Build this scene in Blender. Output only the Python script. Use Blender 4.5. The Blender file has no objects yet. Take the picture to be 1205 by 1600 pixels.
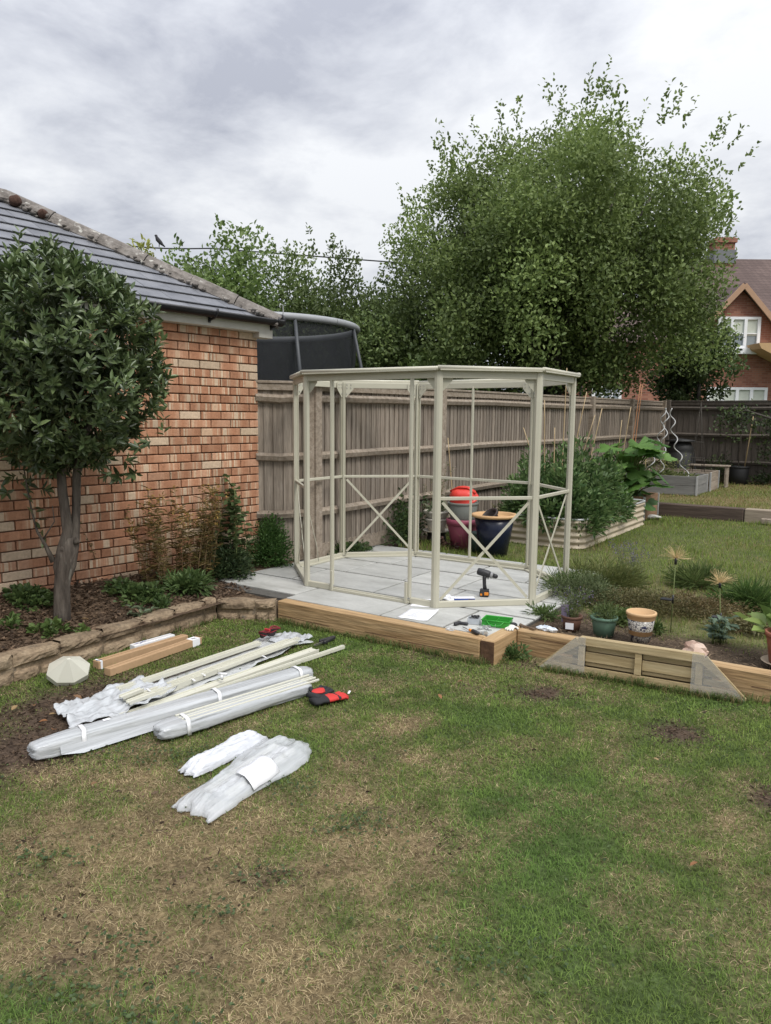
import bpy, math, random
import numpy as np
from mathutils import Vector, Matrix, Quaternion
random.seed(7); rng = np.random.default_rng(11)
R = math.radians; PI = math.pi
S = bpy.context.scene; COL = S.collection
# ------------------------------------------------------------------ camera (x,y = garden axes, camera at the origin, 1.6 m up)
F_PX, HOR, ROLL, YAW, EYE = 1170.0, 653.0, 0.009, R(-34), 1.6
_p = math.atan((800-HOR)/F_PX)
def _g(X, Y, Z=0.0):
    return Vector((X*math.cos(YAW)+Y*math.sin(YAW), -X*math.sin(YAW)+Y*math.cos(YAW), Z))
_f = Vector((0, math.cos(_p), -math.sin(_p))); _u = Vector((0, math.sin(_p), math.cos(_p))); _r = Vector((1, 0, 0))
_c, _s = math.cos(ROLL), math.sin(ROLL)
RT = _g(*(_c*_r+_s*_u)); UP = _g(*(-_s*_r+_c*_u)); FW = _g(*_f)
cd = bpy.data.cameras.new('camera'); cam = bpy.data.objects.new('camera', cd); COL.objects.link(cam)
cd.sensor_fit = 'HORIZONTAL'; cd.sensor_width = 36.0; cd.lens = 36.0*F_PX/1205.0
cd.clip_start = 0.05; cd.clip_end = 2000
cam.matrix_world = Matrix(((RT.x, UP.x, -FW.x, 0), (RT.y, UP.y, -FW.y, 0), (RT.z, UP.z, -FW.z, EYE), (0, 0, 0, 1)))
S.camera = cam
def ray(px, py): return FW+float((px-602.5)/F_PX)*RT-float((py-800)/F_PX)*UP
def P(px, py, z=0.0):                      # where the sight line of a measured point meets the level z
    d = ray(px, py); t = (z-EYE)/d.z; return Vector((0, 0, EYE))+t*d
def D(px, py, dist):                       # a measured point at a given distance in front of the camera
    d = ray(px, py); h = math.hypot(d.x, d.y); return Vector((0, 0, EYE))+d*float(dist/(d.dot(_g(0, 1))))
# ------------------------------------------------------------------ world, sun, exposure
SUN_EL, SUN_AZ = R(52), R(150)             # azimuth in the garden axes of the direction TO the sun
W = bpy.data.worlds.new('World'); S.world = W; W.use_nodes = True
nt = W.node_tree; nt.nodes.clear(); N = nt.nodes.new; L = nt.links.new
out = N('ShaderNodeOutputWorld'); sky = N('ShaderNodeTexSky'); sky.sky_type = 'NISHITA'; sky.sun_disc = False
sky.sun_elevation = SUN_EL; sky.sun_rotation = R(90)-SUN_AZ; sky.dust_density = 3
b1 = N('ShaderNodeBackground'); b1.inputs[1].default_value = 0.10; L(sky.outputs[0], b1.inputs[0])
tc = N('ShaderNodeTexCoord'); sp = N('ShaderNodeSeparateXYZ'); L(tc.outputs['Generated'], sp.inputs[0])
def mth(op, a, b=None, c=None):
    n = N('ShaderNodeMath'); n.operation = op
    for i, v in enumerate((a, b, c)):
        if v is None: continue
        if isinstance(v, (int, float)): n.inputs[i].default_value = v
        else: L(v, n.inputs[i])
    return n.outputs[0]
zc = mth('MAXIMUM', sp.outputs[2], 0.0); den = mth('ADD', zc, 0.16)
cx = mth('DIVIDE', sp.outputs[0], den); cy = mth('DIVIDE', sp.outputs[1], den)
cb = N('ShaderNodeCombineXYZ'); L(cx, cb.inputs[0]); L(cy, cb.inputs[1]); cb.inputs[2].default_value = 4.3
def wnoise(scale, det, rough, dist, off):
    mp = N('ShaderNodeMapping'); L(cb.outputs[0], mp.inputs[0]); mp.inputs[1].default_value = off
    n = N('ShaderNodeTexNoise'); L(mp.outputs[0], n.inputs[0]); n.inputs['Scale'].default_value = scale
    n.inputs['Detail'].default_value = det; n.inputs['Roughness'].default_value = rough; n.inputs['Distortion'].default_value = dist
    return n.outputs[0]
n1 = wnoise(0.62, 7, 0.55, 0.5, (3.1, 1.7, 0)); n2 = wnoise(2.6, 8, 0.6, 0.2, (0.3, 5.0, 2))
nn = mth('ADD', mth('MULTIPLY', n1, 0.60), mth('MULTIPLY', n2, 0.40))
cr = N('ShaderNodeValToRGB'); L(nn, cr.inputs[0]); e = cr.color_ramp
e.elements[0].position = 0.41; e.elements[0].color = (0.43, 0.45, 0.515, 1)
e.elements[1].position = 0.59; e.elements[1].color = (0.84, 0.855, 0.88, 1)
m_ = e.elements.new(0.50); m_.color = (0.645, 0.665, 0.715, 1)
grad = mth('ADD', mth('MULTIPLY', mth('POWER', zc, 2.6), 1.6), 0.68)     # an overcast sky is brighter towards the zenith
b2 = N('ShaderNodeBackground'); L(cr.outputs[0], b2.inputs[0]); L(grad, b2.inputs[1])
mx = N('ShaderNodeMixShader'); mx.inputs[0].default_value = 0.94; L(b1.outputs[0], mx.inputs[1]); L(b2.outputs[0], mx.inputs[2])
L(mx.outputs[0], out.inputs[0])
sl = bpy.data.lights.new('sun', 'SUN'); so = bpy.data.objects.new('sun', sl); COL.objects.link(so)
sl.energy = 1.5; sl.angle = R(22); sl.color = (1.0, 0.965, 0.91)
sd = Vector((math.cos(SUN_EL)*math.cos(SUN_AZ-R(180)), math.cos(SUN_EL)*math.sin(SUN_AZ-R(180)), 0))
to_sun = Vector((math.cos(R(-20))*math.cos(SUN_EL), math.sin(R(-20))*math.cos(SUN_EL), math.sin(SUN_EL)))
sky.sun_rotation = R(90)-R(-20)
so.rotation_euler = to_sun.to_track_quat('Z', 'Y').to_euler(); so.location = (3, -3, 12)
S.view_settings.view_transform = 'Standard'; S.view_settings.look = 'None'
S.view_settings.exposure = 0.62; S.view_settings.gamma = 1.0
S.cycles.max_bounces = 8; S.cycles.diffuse_bounces = 4; S.cycles.transparent_max_bounces = 12
# ------------------------------------------------------------------ mesh tools
def new_obj(name, me, parent=None, mat=None):
    o = bpy.data.objects.new(name, me); COL.objects.link(o)
    if parent is not None: o.parent = parent
    if mat is not None and me is not None and len(me.materials) == 0: me.materials.append(mat)
    return o
def tag(o, label=None, cat=None, group=None, kind=None):
    if label: o['label'] = label
    if cat: o['category'] = cat
    if group: o['group'] = group
    if kind: o['kind'] = kind
    return o
def thing(name, label, cat, loc=(0, 0, 0), rz=0.0, group=None, rot=None):
    o = bpy.data.objects.new(name, None); COL.objects.link(o); o.empty_display_size = 0.1
    o.location = loc; o.rotation_euler = rot if rot else (0, 0, rz)
    return tag(o, label, cat, group)
class MB:
    def __init__(s): s.v = []; s.f = []; s.sm = []
    def add(s, vs, fs, M=None, smooth=False):
        b = len(s.v)
        for p in vs:
            p = Vector(p); s.v.append(tuple(M @ p) if M is not None else tuple(p))
        for f in fs: s.f.append([b+i for i in f]); s.sm.append(smooth)
        return s
    def box(s, c, d, M=None, b=0.0):
        x, y, z = (k/2 for k in d)
        if b <= 0:
            vs = [(c[0]+i*x, c[1]+j*y, c[2]+k*z) for i in (-1, 1) for j in (-1, 1) for k in (-1, 1)]
            return s.add(vs, [(0, 1, 3, 2), (4, 6, 7, 5), (0, 4, 5, 1), (2, 3, 7, 6), (0, 2, 6, 4), (1, 5, 7, 3)], M)
        b = min(b, x*.9, y*.9, z*.9); vs = []; idx = {}
        for i in (-1, 1):
            for j in (-1, 1):
                for k in (-1, 1):
                    for a in range(3):
                        h = [x-b, y-b, z-b]; h[a] = (x, y, z)[a]
                        idx[i, j, k, a] = len(vs); vs.append((c[0]+i*h[0], c[1]+j*h[1], c[2]+k*h[2]))
        fs = []
        for a in range(3):
            for sgn in (-1, 1):
                q = []
                for (m, n) in ((-1, -1), (1, -1), (1, 1), (-1, 1)):
                    t = [0, 0, 0]; t[a] = sgn; t[(a+1) % 3] = m; t[(a+2) % 3] = n; q.append(idx[t[0], t[1], t[2], a])
                fs.append(q if sgn > 0 else q[::-1])
        for a in range(3):
            p_, q_ = (a+1) % 3, (a+2) % 3
            for m in (-1, 1):
                for n in (-1, 1):
                    t0 = [0, 0, 0]; t0[a] = -1; t0[p_] = m; t0[q_] = n; t1 = list(t0); t1[a] = 1
                    f = [idx[(*t0, p_)], idx[(*t1, p_)], idx[(*t1, q_)], idx[(*t0, q_)]]
                    fs.append(f if m*n < 0 else f[::-1])
        for i in (-1, 1):
            for j in (-1, 1):
                for k in (-1, 1):
                    f = [idx[i, j, k, 0], idx[i, j, k, 1], idx[i, j, k, 2]]; fs.append(f if i*j*k > 0 else f[::-1])
        return s.add(vs, fs, M)
    def beam(s, p, q, w, h, b=0.0, up=(0, 0, 1)):
        p = Vector(p); q = Vector(q); d = q-p; x = d.normalized(); u = Vector(up)
        if abs(x.dot(u)) > .99: u = Vector((0, 1, 0))
        y = u.cross(x).normalized(); z = x.cross(y); m = (p+q)/2
        M = Matrix(((x.x, y.x, z.x, m.x), (x.y, y.y, z.y, m.y), (x.z, y.z, z.z, m.z), (0, 0, 0, 1)))
        return s.box((0, 0, 0), (d.length, w, h), M, b)
    def tube(s, pts, r, n=8, cap=True, M=None, flat=1.0):
        pts = [Vector(p) for p in pts]; k = len(pts); rs = r if hasattr(r, '__len__') else [r]*k
        vs = []; fs = []; prev = None
        for i, p in enumerate(pts):
            t = (pts[min(i+1, k-1)]-pts[max(i-1, 0)]).normalized()
            if prev is None:
                a = Vector((0, 0, 1)) if abs(t.z) < .9 else Vector((1, 0, 0)); u = t.cross(a).normalized()
            else: u = (prev-t*prev.dot(t)).normalized()
            prev = u; w = t.cross(u)
            for j in range(n):
                a = 2*PI*j/n; vs.append(p+(u*math.cos(a)+w*math.sin(a)*flat)*rs[i])
        for i in range(k-1):
            for j in range(n): fs.append((i*n+j, i*n+(j+1) % n, (i+1)*n+(j+1) % n, (i+1)*n+j))
        if cap: fs.append(tuple(range(n))[::-1]); fs.append(tuple((k-1)*n+j for j in range(n)))
        return s.add(vs, fs, M, True)
    def lathe(s, prof, n=24, M=None, smooth=True, sq=1.0):
        vs = []; fs = []; k = len(prof)
        for (r, z) in prof:
            for j in range(n): a = 2*PI*j/n; vs.append((r*math.cos(a), r*math.sin(a)*sq, z))
        for i in range(k-1):
            for j in range(n): fs.append((i*n+j, i*n+(j+1) % n, (i+1)*n+(j+1) % n, (i+1)*n+j))
        if prof[0][0] > 1e-6: fs.append(tuple(range(n))[::-1])
        if prof[-1][0] > 1e-6: fs.append(tuple((k-1)*n+j for j in range(n)))
        return s.add(vs, fs, M, smooth)
    def prism(s, poly, a, b, M=None):          # poly in x,z ; extruded along y from a to b
        n = len(poly); vs = [(x, a, z) for x, z in poly]+[(x, b, z) for x, z in poly]
        fs = [tuple(range(n)), tuple(range(2*n-1, n-1, -1))]+[(i, i+n, (i+1) % n+n, (i+1) % n) for i in range(n)]
        return s.add(vs, fs, M)
    def blob(s, c, r, seed=0, amp=.25, nu=10, nv=7, M=None, smooth=True):
        rd = random.Random(seed); vs = []; fs = []; ph = [rd.uniform(0, 6.3) for _ in range(6)]
        for i in range(nv+1):
            t = PI*i/nv
            for j in range(nu):
                a = 2*PI*j/nu
                k = 1+amp*(.5*math.sin(2*a+ph[0]+t)+.35*math.sin(3*a+ph[1]-2*t)+.4*math.sin(3*t+ph[2])+.25*rd.uniform(-1, 1))
                vs.append((c[0]+r[0]*k*math.sin(t)*math.cos(a), c[1]+r[1]*k*math.sin(t)*math.sin(a), c[2]+r[2]*k*math.cos(t)))
        for i in range(nv):
            for j in range(nu): fs.append((i*nu+j, (i+1)*nu+j, (i+1)*nu+(j+1) % nu, i*nu+(j+1) % nu))
        return s.add(vs, fs, M, smooth)
    def mesh(s, name):
        me = bpy.data.meshes.new(name); me.from_pydata(s.v, [], s.f)
        me.polygons.foreach_set('use_smooth', s.sm); me.update(); return me
    def build(s, name, mat, parent=None): return new_obj(name, s.mesh(name), parent, mat)
def T(x=0, y=0, z=0, rx=0, ry=0, rz=0):
    return Matrix.Translation((x, y, z)) @ Matrix.Rotation(rz, 4, 'Z') @ Matrix.Rotation(ry, 4, 'Y') @ Matrix.Rotation(rx, 4, 'X')
def np_mesh(name, verts, faces, sizes, col=None, smooth=False):
    me = bpy.data.meshes.new(name); nv = len(verts); nf = len(sizes)
    me.vertices.add(nv); me.vertices.foreach_set('co', np.asarray(verts, np.float32).ravel())
    me.loops.add(len(faces)); me.loops.foreach_set('vertex_index', np.asarray(faces, np.int32))
    st = np.concatenate(([0], np.cumsum(sizes)[:-1])).astype(np.int32)
    me.polygons.add(nf); me.polygons.foreach_set('loop_start', st); me.polygons.foreach_set('loop_total', np.asarray(sizes, np.int32))
    me.update(calc_edges=True)
    if smooth: me.polygons.foreach_set('use_smooth', np.ones(nf, bool))
    if col is not None:
        a = me.color_attributes.new('Col', 'FLOAT_COLOR', 'POINT')
        c = np.ones((nv, 4), np.float32); c[:, :3] = col; a.data.foreach_set('color', c.ravel())
    return me
def unit(a): return a/np.maximum(np.linalg.norm(a, axis=1, keepdims=True), 1e-9)
def leaf_mesh(name, pos, dirv, nrm, Ln, Wd, col, fold=.25, droop=.12):
    pos = np.asarray(pos, float); n = len(pos); d = unit(np.asarray(dirv, float)); s = unit(np.cross(d, nrm)); w = np.cross(s, d)
    Ln = np.broadcast_to(Ln, n)[:, None]; Wd = np.broadcast_to(Wd, n)[:, None]
    v = np.empty((n, 6, 3))
    v[:, 0] = pos; v[:, 3] = pos+d*Ln-w*Ln*droop
    for k, (t, q) in enumerate(((.32, .5), (.68, .42))):
        m = pos+d*Ln*t+w*Wd*fold-w*Ln*droop*t*t
        v[:, 1+k] = m+s*Wd*q; v[:, 5-k] = m-s*Wd*q
    i = np.arange(n)[:, None]*6
    f = np.concatenate((i+np.array([[0, 1, 2, 3]]), i+np.array([[0, 3, 4, 5]])), 1).ravel()
    return np_mesh(name, v.reshape(-1, 3), f, np.full(2*n, 4), np.repeat(col, 6, 0))
def rand_dirs(n, r=None):
    r = r or rng; return unit(r.normal(size=(n, 3)))
def vnoise(x, y, seed=0):
    xi = np.floor(x).astype(np.int64); yi = np.floor(y).astype(np.int64); fx = x-xi; fy = y-yi
    fx = fx*fx*(3-2*fx); fy = fy*fy*(3-2*fy)
    def h(a, b):
        k = (a*374761393+b*668265263+seed*982451653) & 0x7fffffff
        k = ((k ^ (k >> 13))*1274126177) & 0x7fffffff; k = k ^ (k >> 16); return (k & 0xffff)/65535.0
    return (h(xi, yi)*(1-fx)+h(xi+1, yi)*fx)*(1-fy)+(h(xi, yi+1)*(1-fx)+h(xi+1, yi+1)*fx)*fy
def fbm(x, y, seed=0, o=4):
    t = 0; a = .5; s = 0
    for k in range(o): t = t+a*vnoise(x*2**k, y*2**k, seed+k*17); s += a; a *= .55
    return t/s
# ------------------------------------------------------------------ materials
def mat(name, cols, scale=8.0, rough=.7, bump=.0, bscale=None, stretch=(1, 1, 1), rnd=.12, metal=0.0, attr=False, spec=.4,
        transl=0.0, detail=6, fine=None, contrast=(.3, .7), alpha=None, speck=None):
    m = bpy.data.materials.new(name); m.use_nodes = True; t = m.node_tree; t.nodes.clear(); N = t.nodes.new; L = t.links.new
    o = N('ShaderNodeOutputMaterial'); b = N('ShaderNodeBsdfPrincipled'); L(b.outputs[0], o.inputs[0])
    tc = N('ShaderNodeTexCoord'); oi = N('ShaderNodeObjectInfo')
    ad = N('ShaderNodeVectorMath'); ad.operation = 'ADD'; L(tc.outputs['Object'], ad.inputs[0])
    sc = N('ShaderNodeMath'); sc.operation = 'MULTIPLY'; sc.inputs[1].default_value = 37.0; L(oi.outputs['Random'], sc.inputs[0]); L(sc.outputs[0], ad.inputs[1])
    mp = N('ShaderNodeMapping'); mp.inputs['Scale'].default_value = stretch; L(ad.outputs[0], mp.inputs[0])
    nz = N('ShaderNodeTexNoise'); nz.inputs['Scale'].default_value = scale; nz.inputs['Detail'].default_value = detail; nz.inputs['Roughness'].default_value = .6
    L(mp.outputs[0], nz.inputs[0])
    if attr:
        at = N('ShaderNodeAttribute'); at.attribute_name = 'Col'; colour = at.outputs['Color']
    else:
        cr = N('ShaderNodeValToRGB'); L(nz.outputs[0], cr.inputs[0]); k = len(cols)
        while len(cr.color_ramp.elements) < k: cr.color_ramp.elements.new(.5)
        for i, c in enumerate(cols):
            cr.color_ramp.elements[i].position = contrast[0]+(contrast[1]-contrast[0])*(i/max(1, k-1)); cr.color_ramp.elements[i].color = (*c, 1)
        colour = cr.outputs[0]
    if speck:                                   # lichen, knots, stains: (colour, scale, threshold)
        n3 = N('ShaderNodeTexNoise'); n3.inputs['Scale'].default_value = speck[1]; n3.inputs['Detail'].default_value = 4; L(mp.outputs[0], n3.inputs[0])
        r3 = N('ShaderNodeMapRange'); r3.inputs[1].default_value = speck[2]; r3.inputs[2].default_value = speck[2]+.07; L(n3.outputs[0], r3.inputs[0])
        mx = N('ShaderNodeMixRGB'); L(r3.outputs[0], mx.inputs[0]); L(colour, mx.inputs[1]); mx.inputs[2].default_value = (*speck[0], 1); colour = mx.outputs[0]
    if rnd:
        hs = N('ShaderNodeHueSaturation'); mr = N('ShaderNodeMapRange'); L(oi.outputs['Random'], mr.inputs[0])
        mr.inputs[3].default_value = 1-rnd; mr.inputs[4].default_value = 1+rnd; L(mr.outputs[0], hs.inputs['Value']); L(colour, hs.inputs['Color']); colour = hs.outputs[0]
    if fine:                                    # fine value grain
        n2 = N('ShaderNodeTexNoise'); n2.inputs['Scale'].default_value = fine[0]; n2.inputs['Detail'].default_value = 3; L(mp.outputs[0], n2.inputs[0])
        mr = N('ShaderNodeMapRange'); L(n2.outputs[0], mr.inputs[0]); mr.inputs[1].default_value = .3; mr.inputs[2].default_value = .7
        mr.inputs[3].default_value = 1-fine[1]; mr.inputs[4].default_value = 1+fine[1]
        hs = N('ShaderNodeHueSaturation'); L(mr.outputs[0], hs.inputs['Value']); L(colour, hs.inputs['Color']); colour = hs.outputs[0]
    L(colour, b.inputs['Base Color']); b.inputs['Roughness'].default_value = rough; b.inputs['Metallic'].default_value = metal
    b.inputs['Specular IOR Level'].default_value = spec
    if bump:
        bn = N('ShaderNodeTexNoise'); bn.inputs['Scale'].default_value = bscale or scale*3; bn.inputs['Detail'].default_value = 5; L(mp.outputs[0], bn.inputs[0])
        bp = N('ShaderNodeBump'); bp.inputs['Strength'].default_value = bump; bp.inputs['Distance'].default_value = .01; L(bn.outputs[0], bp.inputs['Height']); L(bp.outputs[0], b.inputs['Normal'])
    last = b.outputs[0]
    if transl:
        tr = N('ShaderNodeBsdfTranslucent'); L(colour, tr.inputs[0]); mx = N('ShaderNodeMixShader'); mx.inputs[0].default_value = transl
        L(last, mx.inputs[1]); L(tr.outputs[0], mx.inputs[2]); last = mx.outputs[0]
    if alpha is not None:
        ta = N('ShaderNodeBsdfTransparent'); mx = N('ShaderNodeMixShader'); mx.inputs[0].default_value = alpha
        L(ta.outputs[0], mx.inputs[1]); L(last, mx.inputs[2]); last = mx.outputs[0]
    L(last, o.inputs[0]); return m
M_ = {}
M_['leaf'] = mat('leaf', [], attr=True, rough=.5, transl=.36, rnd=0, spec=.35)
M_['bayleaf'] = mat('bayleaf', [], attr=True, rough=.36, transl=.16, rnd=0, spec=.55)
M_['grass'] = mat('grass', [], attr=True, rough=.65, transl=.38, rnd=0, spec=.2)
M_['ground'] = mat('ground', [], attr=True, rough=.95, rnd=0, fine=(60, .45), bump=.9, bscale=45, spec=.1)
M_['frame'] = mat('greenhouse_cream_metal', [(.44, .42, .33), (.49, .47, .375)], scale=3, rough=.38, rnd=.03, spec=.5)
M_['frame_w'] = mat('profile_cream_metal', [(.55, .545, .46), (.60, .59, .50)], scale=3, rough=.4, rnd=.04)
M_['slab'] = mat('sandstone_slab', [(.30, .30, .275), (.38, .38, .355), (.44, .44, .41)], scale=2.2, rough=.8, bump=.25, bscale=25, rnd=.09, fine=(22, .06), stretch=(1, 2.2, 1))
M_['mortar'] = mat('joint_mortar', [(.06, .057, .05), (.10, .095, .085)], scale=14, rough=.95, bump=.5)
M_['oak'] = mat('oak_sleeper', [(.27, .165, .075), (.38, .25, .125), (.46, .32, .175)], scale=4.0, stretch=(.35, 5, 5), rough=.8, bump=.7, bscale=14, rnd=.04, fine=(18, .24), speck=((.20, .095, .035), 2.3, .66))
M_['oak_y'] = mat('oak_sleeper_across', [(.27, .165, .075), (.38, .25, .125), (.46, .32, .175)], scale=4.0, stretch=(5, .35, 5), rough=.75, bump=.35, bscale=14, rnd=.04, fine=(18, .12))
M_['oak_end'] = mat('oak_end_grain', [(.075, .04, .022), (.14, .075, .04)], scale=14, rough=.85, bump=.4)
M_['pine'] = mat('treated_pine', [(.28, .205, .10), (.37, .285, .155), (.43, .345, .20)], scale=5, stretch=(.5, 6, 6), rough=.7, bump=.25, rnd=.07, fine=(25, .1), speck=((.20, .12, .05), 3.2, .70))
M_['fence'] = mat('weathered_fence', [(.15, .121, .093), (.225, .188, .150), (.31, .265, .215)], scale=5, stretch=(5, 5, .35), rough=.9, bump=.4, bscale=18, rnd=.24, fine=(30, .2), speck=((.40, .37, .33), 3.0, .70))
M_['fence_r'] = mat('weathered_rail', [(.18, .142, .105), (.26, .213, .163), (.34, .29, .235)], scale=5, stretch=(5, .35, 5), rough=.9, bump=.4, bscale=18, rnd=.08, fine=(30, .12))
M_['fence_d'] = mat('dark_fence', [(.075, .062, .05), (.115, .097, .082)], scale=5, stretch=(5, 5, .35), rough=.92, bump=.4, rnd=.14, fine=(20, .12))
M_['stone'] = mat('walling_stone', [(.155, .112, .072), (.24, .178, .115), (.30, .232, .155)], scale=9, rough=.95, bump=.9, bscale=40, rnd=.12, fine=(45, .25), speck=((.12, .10, .075), 7, .62))
M_['bark'] = mat('bark', [(.048, .038, .030), (.095, .078, .063), (.14, .12, .098)], scale=7, stretch=(3, 3, .6), rough=.95, bump=1.0, bscale=22, rnd=.05, fine=(16, .25), speck=((.20, .185, .155), 6, .64))
M_['bark_d'] = mat('dark_bark', [(.045, .04, .034), (.085, .075, .062)], scale=9, stretch=(3, 3, .6), rough=.95, bump=.6, rnd=.05)
M_['stem'] = mat('green_stem', [(.10, .13, .04), (.15, .18, .06)], scale=9, rough=.7)
M_['stem_b'] = mat('brown_stem', [(.16, .10, .05), (.22, .15, .08)], scale=9, rough=.8)
M_['slate'] = mat('roof_slate', [(.12, .125, .14), (.165, .17, .185), (.205, .21, .225)], scale=4, rough=.55, bump=.15, rnd=.13, fine=(30, .08))
M_['hip'] = mat('lichen_hip_tile', [(.10, .088, .078), (.17, .152, .135), (.235, .215, .195)], scale=9, rough=.95, bump=.9, bscale=40, rnd=.08, fine=(30, .2), speck=((.42, .41, .37), 16, .62))
M_['moss'] = mat('moss', [(.055, .03, .022), (.10, .055, .04)], scale=25, rough=1, bump=1, bscale=70)
M_['black_pl'] = mat('black_plastic', [(.014, .014, .016), (.022, .022, .024)], scale=6, rough=.35, rnd=.05)
M_['fascia'] = mat('painted_fascia', [(.44, .42, .37), (.55, .53, .48)], scale=5, rough=.7, rnd=0, bump=.1)
M_['white'] = mat('white_plastic', [(.72, .73, .74), (.80, .80, .80)], scale=5, rough=.45, rnd=.03)
M_['paper'] = mat('paper', [(.74, .75, .77), (.82, .82, .83)], scale=7, rough=.85, rnd=.02)
M_['card'] = mat('cardboard', [(.38, .245, .135), (.44, .29, .165)], scale=4, rough=.85, rnd=.05, fine=(40, .05))
M_['poly'] = mat('polythene', [(.48, .50, .515), (.60, .62, .635), (.70, .72, .74)], scale=5, rough=.13, bump=.5, bscale=9, rnd=.04, spec=.6, stretch=(.3, 8, 8), transl=.15, contrast=(.25, .75), alpha=.80)
M_['poly_w'] = mat('white_polythene', [(.46, .475, .50), (.58, .595, .62), (.66, .675, .70)], scale=5, rough=.3, bump=.7, bscale=14, rnd=0, stretch=(.7, 6, 6), contrast=(.25, .75))
M_['poly_c'] = mat('clearer_polythene', [(.50, .52, .53), (.62, .64, .655), (.72, .74, .755)], scale=5, rough=.12, bump=.6, bscale=10, rnd=0, spec=.6, stretch=(.3, 8, 8), contrast=(.25, .75), alpha=.62)
M_['film'] = mat('clear_film', [(.62, .64, .64), (.74, .75, .75)], scale=9, rough=.15, bump=.6, bscale=22, alpha=.6, rnd=0, spec=.6)
M_['wrap'] = mat('stretch_wrap', [(.55, .54, .50), (.65, .64, .60)], scale=14, rough=.25, bump=.3, alpha=.2, rnd=0, spec=.5, stretch=(1, 1, 6))
M_['cane'] = mat('bamboo_cane', [(.36, .26, .14), (.46, .35, .2)], scale=6, rough=.6, rnd=.15)
M_['soil'] = mat('soil', [(.045, .032, .024), (.085, .062, .045), (.12, .09, .065)], scale=20, rough=1, bump=1, bscale=60, rnd=.05)
M_['glass'] = mat('window_glass', [(.16, .19, .20), (.22, .25, .26)], scale=1, rough=.06, rnd=.06, spec=.8)
M_['upvc'] = mat('white_frame', [(.74, .75, .76), (.78, .79, .8)], scale=3, rough=.4, rnd=.02)
def brick_material(name, reds, pales, mortar=None):
    m = bpy.data.materials.new(name); m.use_nodes = True; t = m.node_tree; N = t.nodes.new; L = t.links.new; b = t.nodes['Principled BSDF']
    b.inputs['Roughness'].default_value = .88; b.inputs['Specular IOR Level'].default_value = .2
    tc = N('ShaderNodeTexCoord'); oi = N('ShaderNodeObjectInfo'); at = N('ShaderNodeAttribute'); at.attribute_name = 'Col'
    at.attribute_type = 'GEOMETRY'
    sx = N('ShaderNodeSeparateXYZ'); L(tc.outputs['Object'], sx.inputs[0])
    cb = N('ShaderNodeCombineXYZ'); a1 = N('ShaderNodeMath'); a1.operation = 'MULTIPLY'; a1.inputs[1].default_value = 91.7; L(oi.outputs['Random'], a1.inputs[0])
    L(sx.outputs[0], cb.inputs[0])
    rw = N('ShaderNodeMath'); rw.operation = 'MULTIPLY_ADD'; rw.inputs[1].default_value = 1/.075; rw.inputs[2].default_value = .005/.075; L(sx.outputs[2], rw.inputs[0])
    fl_ = N('ShaderNodeMath'); fl_.operation = 'FLOOR'; L(rw.outputs[0], fl_.inputs[0]); f2_ = N('ShaderNodeMath'); f2_.operation = 'MULTIPLY_ADD'; f2_.inputs[1].default_value = 7.31; L(fl_.outputs[0], f2_.inputs[0]); L(a1.outputs[0], f2_.inputs[2]); L(f2_.outputs[0], cb.inputs[1])
    n = N('ShaderNodeTexNoise'); n.inputs['Scale'].default_value = 8.5; n.inputs['Detail'].default_value = 0; L(cb.outputs[0], n.inputs[0])
    v = N('ShaderNodeMath'); v.operation = 'MULTIPLY_ADD'; L(oi.outputs['Random'], v.inputs[0]); v.inputs[1].default_value = .10; L(n.outputs[0], v.inputs[2])
    cr = N('ShaderNodeValToRGB'); cr.color_ramp.interpolation = 'CONSTANT'; L(v.outputs[0], cr.inputs[0])
    st = [(.0, reds[0]), (.41, reds[1]), (.50, reds[2]), (.56, pales[0]), (.605, reds[1]), (.645, pales[1]), (.70, reds[0])]
    while len(cr.color_ramp.elements) < len(st): cr.color_ramp.elements.new(.5)
    for i, (p, c) in enumerate(st): cr.color_ramp.elements[i].position = p; cr.color_ramp.elements[i].color = (*c, 1)
    # a few bricks wholly pale
    gt = N('ShaderNodeMath'); gt.operation = 'GREATER_THAN'; gt.inputs[1].default_value = .93; L(oi.outputs['Random'], gt.inputs[0])
    m1 = N('ShaderNodeMixRGB'); L(gt.outputs[0], m1.inputs[0]); L(cr.outputs[0], m1.inputs[1]); m1.inputs[2].default_value = (*pales[1], 1)
    wn = N('ShaderNodeTexWhiteNoise'); wn.noise_dimensions = '1D'; L(a1.outputs[0], wn.inputs['W'])
    mr = N('ShaderNodeMapRange'); L(wn.outputs[0], mr.inputs[0]); mr.inputs[3].default_value = .82; mr.inputs[4].default_value = 1.14
    n2 = N('ShaderNodeTexNoise'); n2.inputs['Scale'].default_value = 55; n2.inputs['Detail'].default_value = 4; L(tc.outputs['Object'], n2.inputs[0])
    mr2 = N('ShaderNodeMapRange'); L(n2.outputs[0], mr2.inputs[0]); mr2.inputs[1].default_value = .3; mr2.inputs[2].default_value = .7; mr2.inputs[3].default_value = .86; mr2.inputs[4].default_value = 1.12
    mu = N('ShaderNodeMath'); mu.operation = 'MULTIPLY'; L(mr.outputs[0], mu.inputs[0]); L(mr2.outputs[0], mu.inputs[1])
    hs = N('ShaderNodeHueSaturation'); L(mu.outputs[0], hs.inputs['Value']); L(m1.outputs[0], hs.inputs['Color']); L(hs.outputs[0], b.inputs['Base Color'])
    bp = N('ShaderNodeBump'); bp.inputs['Strength'].default_value = .4; bp.inputs['Distance'].default_value = .006; L(n2.outputs[0], bp.inputs['Height']); L(bp.outputs[0], b.inputs['Normal'])
    return m
M_['brick'] = brick_material('banded_brick', [(.385, .190, .110), (.435, .230, .138), (.47, .265, .168)], [(.52, .355, .235), (.55, .42, .295)])
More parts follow.
